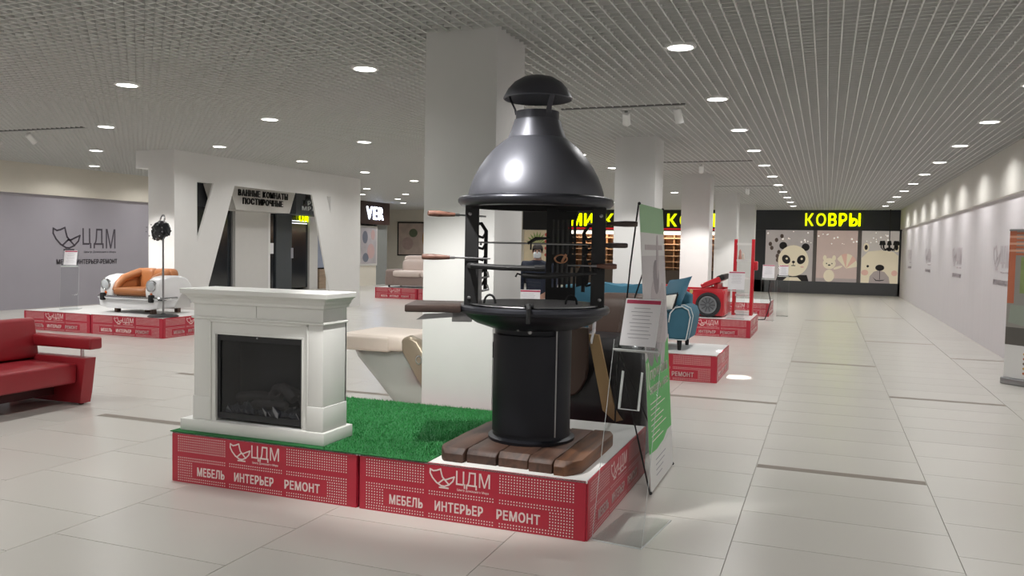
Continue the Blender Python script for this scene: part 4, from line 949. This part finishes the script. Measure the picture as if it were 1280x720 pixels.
CM, wb_, hb_ = lean((-1.77, 10.675, 1.045), (-.27, .16, -.055), (-.03, -.13, -.19)); CM = Matrix.Translation((1.95, -10.72, -.905)) @ CM
obj('cover', B().cushion(wb_, hb_, .1, CM), mat('cushion_white', '#d6d3cc', .8, var=.05), pw_, 60)
for k in range(11):
    a = k/10-.5
    obj('tassel', B().tube([CM @ Vector((a*wb_*.9, 0, hb_*.46)), CM @ Vector((a*wb_*.94, -.01, hb_*.46+.028))], [.012, .005], 5), BLACKM, pw_)
    obj('tassel', B().tube([CM @ Vector((wb_*.47, 0, a*hb_*.85)), CM @ Vector((wb_*.47+.026, -.01, a*hb_*.88))], [.012, .005], 5), BLACKM, pw_)

# ------------------------------------------------------------------ red race car bed
CR = mat('race_red', '#cf1f2e', .28, var=.03, coat=.4); TYRE = mat('tyre', '#2a2b2e', .7, var=.1)
cb2 = thing('race_car_bed', "red children's race car bed with a grey rimmed wheel", 'bed', (-2.1, 16.2, P-.037))
sil = [(-1.5, .06), (.27, .06), (.30, .2), (.29, .48), (.25, .585), (.0, .59), (-.25, .56), (-.6, .56), (-1.0, .6), (-1.5, .62)]
obj('side_panel', B().prism(sil, .09, frame((0, .09, 0), (1, 0, 0), (0, 0, 1)), .02), CR, cb2, 50)
obj('side_panel', B().prism(sil, .09, frame((0, 1.1, 0), (1, 0, 0), (0, 0, 1)), .02), CR, cb2, 50)
obj('end_panel', B().box(.2, .30, .05, 1.05, .06, .56, .03, 3), CR, cb2); obj('mattress', B().box(-1.5, .2, .09, 1.01, .2, .42, .04, 3), WHITE, cb2); obj('bottom_step', B().box(-1.5, -.25, -.035, .0, .06, .2, .015), CR, cb2)
obj('spoiler', B().box(-.2, .2, .0, 1.0, -.05, .05, .03, 3, M=Matrix.Translation((.03, 0, .70)) @ Matrix.Rotation(math.radians(-24), 4, 'Y')), CR, cb2)
obj('spoiler_tip', B().box(.12, .27, .02, .98, -.055, .055, .03, 3, M=Matrix.Translation((.03, 0, .715)) @ Matrix.Rotation(math.radians(-24), 4, 'Y')), BLACKM, cb2)
obj('spoiler_post', B().box(.08, .16, .1, .9, .55, .68, .01), CR, cb2)
def wheel(cx, par):
    Wm = frame((cx, -.03, .275), (1, 0, 0), (0, 0, 1))
    w_ = obj('wheel', B().lathe([(.15, .05), (.2, .075), (.232, .06), (.238, .0), (.238, -.05), (.12, -.05)], 32, M=Wm, cap=False), TYRE, par, 45)
    obj('rim', B().torus(.155, .016, (0, 0, .06), 28, 8, M=Wm).lathe([(.16, .03), (.15, .04), (.05, .02), (.001, .035)], 28, M=Wm), mat('rim_grey', '#8f9296', .4, .5), w_)
    for k in range(10): obj('spoke', B().box(.03, .15, -.012, .012, .03, .05, M=Wm @ Matrix.Rotation(k*.628, 4, 'Z')), mat('spoke_grey', '#6c6f74', .4, .5), w_)
wheel(0.0, cb2); wheel(-1.2, cb2)
obj('badge', B().prism([(0, .06), (-.03, .05), (-.03, 0), (0, -.04), (.03, 0), (.03, .05)], .006, frame((-.33, -.002, .5), (1, 0, 0), (0, 0, 1))), mat('badge_yellow', '#d8c27a', .5), cb2)

# ------------------------------------------------------------------ red ladder shelf and the small figures on it
ls = thing('ladder_shelf', 'red ladder shelf with white boards at the end of the car bed podium', 'shelf', (-1.55, 17.22, P))
for sx in (-1, 1):
    obj('upright', B().prism([(-.18, 0), (-.12, 0), (.02, 1.52), (-.02, 1.52)], .06, frame((sx*.17-.03, 0, 0), (0, 1, 0), (0, 0, 1))), CR, ls); obj('upright', B().box(sx*.17-.03, sx*.17+.03, .02, .06, 0, 1.52), CR, ls)
for zz, d_ in ((.04, .18), (.38, .15), (.72, .11), (1.07, .08), (1.4, .05)): obj('shelf_board', B().box(-.14, .14, -d_, .06, zz, zz+.045), mat('board_white', '#f0f0ee', .4, var=.01), ls)
obj('side_tray', B().box(.19, .27, -.06, .06, .9, 1.08, .02), CR, ls)
for k, (x_, z_, h_) in enumerate(((-1.63, 1.115, .2), (-1.57, 1.115, .13))):
    tag(obj('figurine', B().lathe([(.03, 0), (.034, .02), (.02, h_*.5), (.026, h_*.75), (.006, h_)], 10, (x_, 17.2, P+z_)), mat('figurine_white', '#d9cfc4', .5) if k else mat('figurine_red', '#c98f84', .5)), ('tall slim pinkish figurine on the ladder shelf', 'short white figurine on the ladder shelf')[k], 'figurine')

# ------------------------------------------------------------------ beige sofa far back
BGE = mat('beige_leather', '#d8c8c0', .5, var=.05); TAUP = mat('taupe_leather', '#8d7c75', .5, var=.05)
fs = thing('beige_sofa', 'two-tone beige and taupe sofa under the floral poster', 'sofa', (-11.3, 22.05, P))
obj('base', B().box(-1.2, 1.2, .0, .95, .06, .34, .03), TAUP, fs); 
for sx in (-1, 1):
    obj('arm', B().box(sx*1.02-.16, sx*1.02+.16, -.02, .95, .06, .54, .06, 3), TAUP, fs); obj('seat_cushion', B().pillow(.95, .78, .2, (sx*.46, .3, .42), .3), BGE, fs, 60)
    obj('back_cushion', B().pillow(.95, .3, .45, (sx*.46, .72, .62), .35), BGE, fs, 60); obj('headrest', B().pillow(.92, .22, .26, (sx*.46, .78, .84), .4), BGE, fs, 60)
for u, v in ((-1.1, .1), (1.1, .1), (-1.1, .85), (1.1, .85)): obj('foot', B().lathe([(.03, 0), (.03, .07)], 10, (u, v, 0)), BLACKM, fs)

# ------------------------------------------------------------------ person
def skin(name, V_, E_, Rr, m, parent, sub=2, root=0):
    me = bpy.data.meshes.new(name); me.from_pydata(V_, E_, []); o = bpy.data.objects.new(name, me); COL.objects.link(o)
    md_ = o.modifiers.new('s', 'SKIN'); md_.use_smooth_shade = True
    for i, sv in enumerate(me.skin_vertices[0].data): sv.radius = Rr[i] if isinstance(Rr[i], tuple) else (Rr[i], Rr[i]); sv.use_root = (i == root)
    sb = o.modifiers.new('d', 'SUBSURF'); sb.levels = sub; sb.render_levels = sub
    bpy.context.view_layer.update()
    nm = bpy.data.meshes.new_from_object(o.evaluated_get(bpy.context.evaluated_depsgraph_get())); bpy.data.objects.remove(o); bpy.data.meshes.remove(me)
    nm.materials.clear(); nm.materials.append(m); nm.name = name; nm.polygons.foreach_set('use_smooth', [True]*len(nm.polygons))
    return link(name, nm, parent)
pe = thing('person', 'person in a navy jacket and white face mask standing behind the grill', 'person', (-4.11, 11.9, 0), math.radians(15)); pe.scale = (.98, .98, .98)
SKN = mat('skin', '#c39a86', .6, var=.04); NAVY = mat('navy_jacket', '#1f2638', .75, var=.1); TRO = mat('dark_trousers', '#23242a', .8, var=.08)
V_ = [(0, 0, .92), (0, 0, 1.1), (0, .0, 1.3), (0, .01, 1.43), (0, 0, 1.5), (0, -.01, 1.56), (0, -.015, 1.63)]; Rr = [(.14, .1), (.13, .1), (.16, .1), (.09, .07), (.05, .05), (.07, .085), (.06, .075)]
E_ = [(0, 1), (1, 2), (2, 3), (3, 4), (4, 5), (5, 6)]
for sx in (-1, 1):
    n = len(V_); V_ += [(sx*.09, 0, .86), (sx*.1, -.01, .48), (sx*.1, .02, .1), (sx*.1, -.12, .04)]; Rr += [.09, .06, .045, .04]; E_ += [(0, n), (n, n+1), (n+1, n+2), (n+2, n+3)]
    n = len(V_); V_ += [(sx*.19, 0, 1.38), (sx*.25, .01, 1.12), (sx*.24, -.1, .92), (sx*.23, -.15, .84)]; Rr += [.05, .045, .035, .03]; E_ += [(2, n), (n, n+1), (n+1, n+2), (n+2, n+3)]
    for f_ in range(5):
        q = len(V_); ox = (f_-1.5)*.018; l_ = (.05, .075, .085, .078, .06)[f_]
        if f_ == 0: V_ += [(sx*.2, -.17, .82), (sx*.185, -.19, .79)]
        else: V_ += [(sx*.235, -.15+ox-.02, .79), (sx*.23, -.165+ox-.02, .79-l_)]
        Rr += [.009, .008]; E_ += [(n+3, q), (q, q+1)]
bd = skin('body', V_, E_, Rr, SKN, pe, 2)
Vj = [(0, 0, .84), (0, 0, 1.1), (0, .0, 1.3), (0, .01, 1.42), (0, .01, 1.46)]; Rj = [(.19, .14), (.18, .14), (.2, .135), (.12, .1), (.08, .08)]; Ej = [(0, 1), (1, 2), (2, 3), (3, 4)]
for sx in (-1, 1):
    n = len(Vj); Vj += [(sx*.2, 0, 1.37), (sx*.265, .01, 1.12), (sx*.25, -.1, .93)]; Rj += [.08, .075, .055]; Ej += [(2, n), (n, n+1), (n+1, n+2)]
skin('jacket', Vj, Ej, Rj, NAVY, pe, 2)
Vt = [(0, 0, .9), (0, 0, .84)]; Rt = [(.17, .12), (.15, .12)]; Et = [(0, 1)]
for sx in (-1, 1): n = len(Vt); Vt += [(sx*.095, 0, .78), (sx*.1, -.01, .48), (sx*.1, .02, .09)]; Rt += [.1, .08, .07]; Et += [(1, n), (n, n+1), (n+1, n+2)]
skin('trousers', Vt, Et, Rt, TRO, pe, 2)
for sx in (-1, 1): obj('shoe', B().pillow(.1, .27, .09, (sx*.1, -.05, .045), .5), BLACKM, pe, 60)
hm = B().ball(1, (0, .012, 1.615), 10, (.085, .1, .09)); bmesh.ops.delete(hm.bm, geom=[v for v in hm.bm.verts if v.co.z < 1.6 and v.co.y < -.01 or v.co.z < 1.55], context='VERTS')
obj('hair', hm, mat('dark_hair', '#2b2320', .7), pe, 60)
obj('face_mask', B().pillow(.125, .06, .1, (0, -.075, 1.525), .6), mat('mask_white', '#dfe3e6', .7), pe, 60)
for sx in (-1, 1):
    obj('eye', B().ball(.011, (sx*.028, -.088, 1.59), 6), BLACKM, pe); obj('ear', B().ball(.02, (sx*.082, .0, 1.57), 6, (.5, .8, 1.3)), SKN, pe)
obj('nose', B().ball(.014, (0, -.098, 1.565), 6, (.8, 1, 1.4)), SKN, pe)
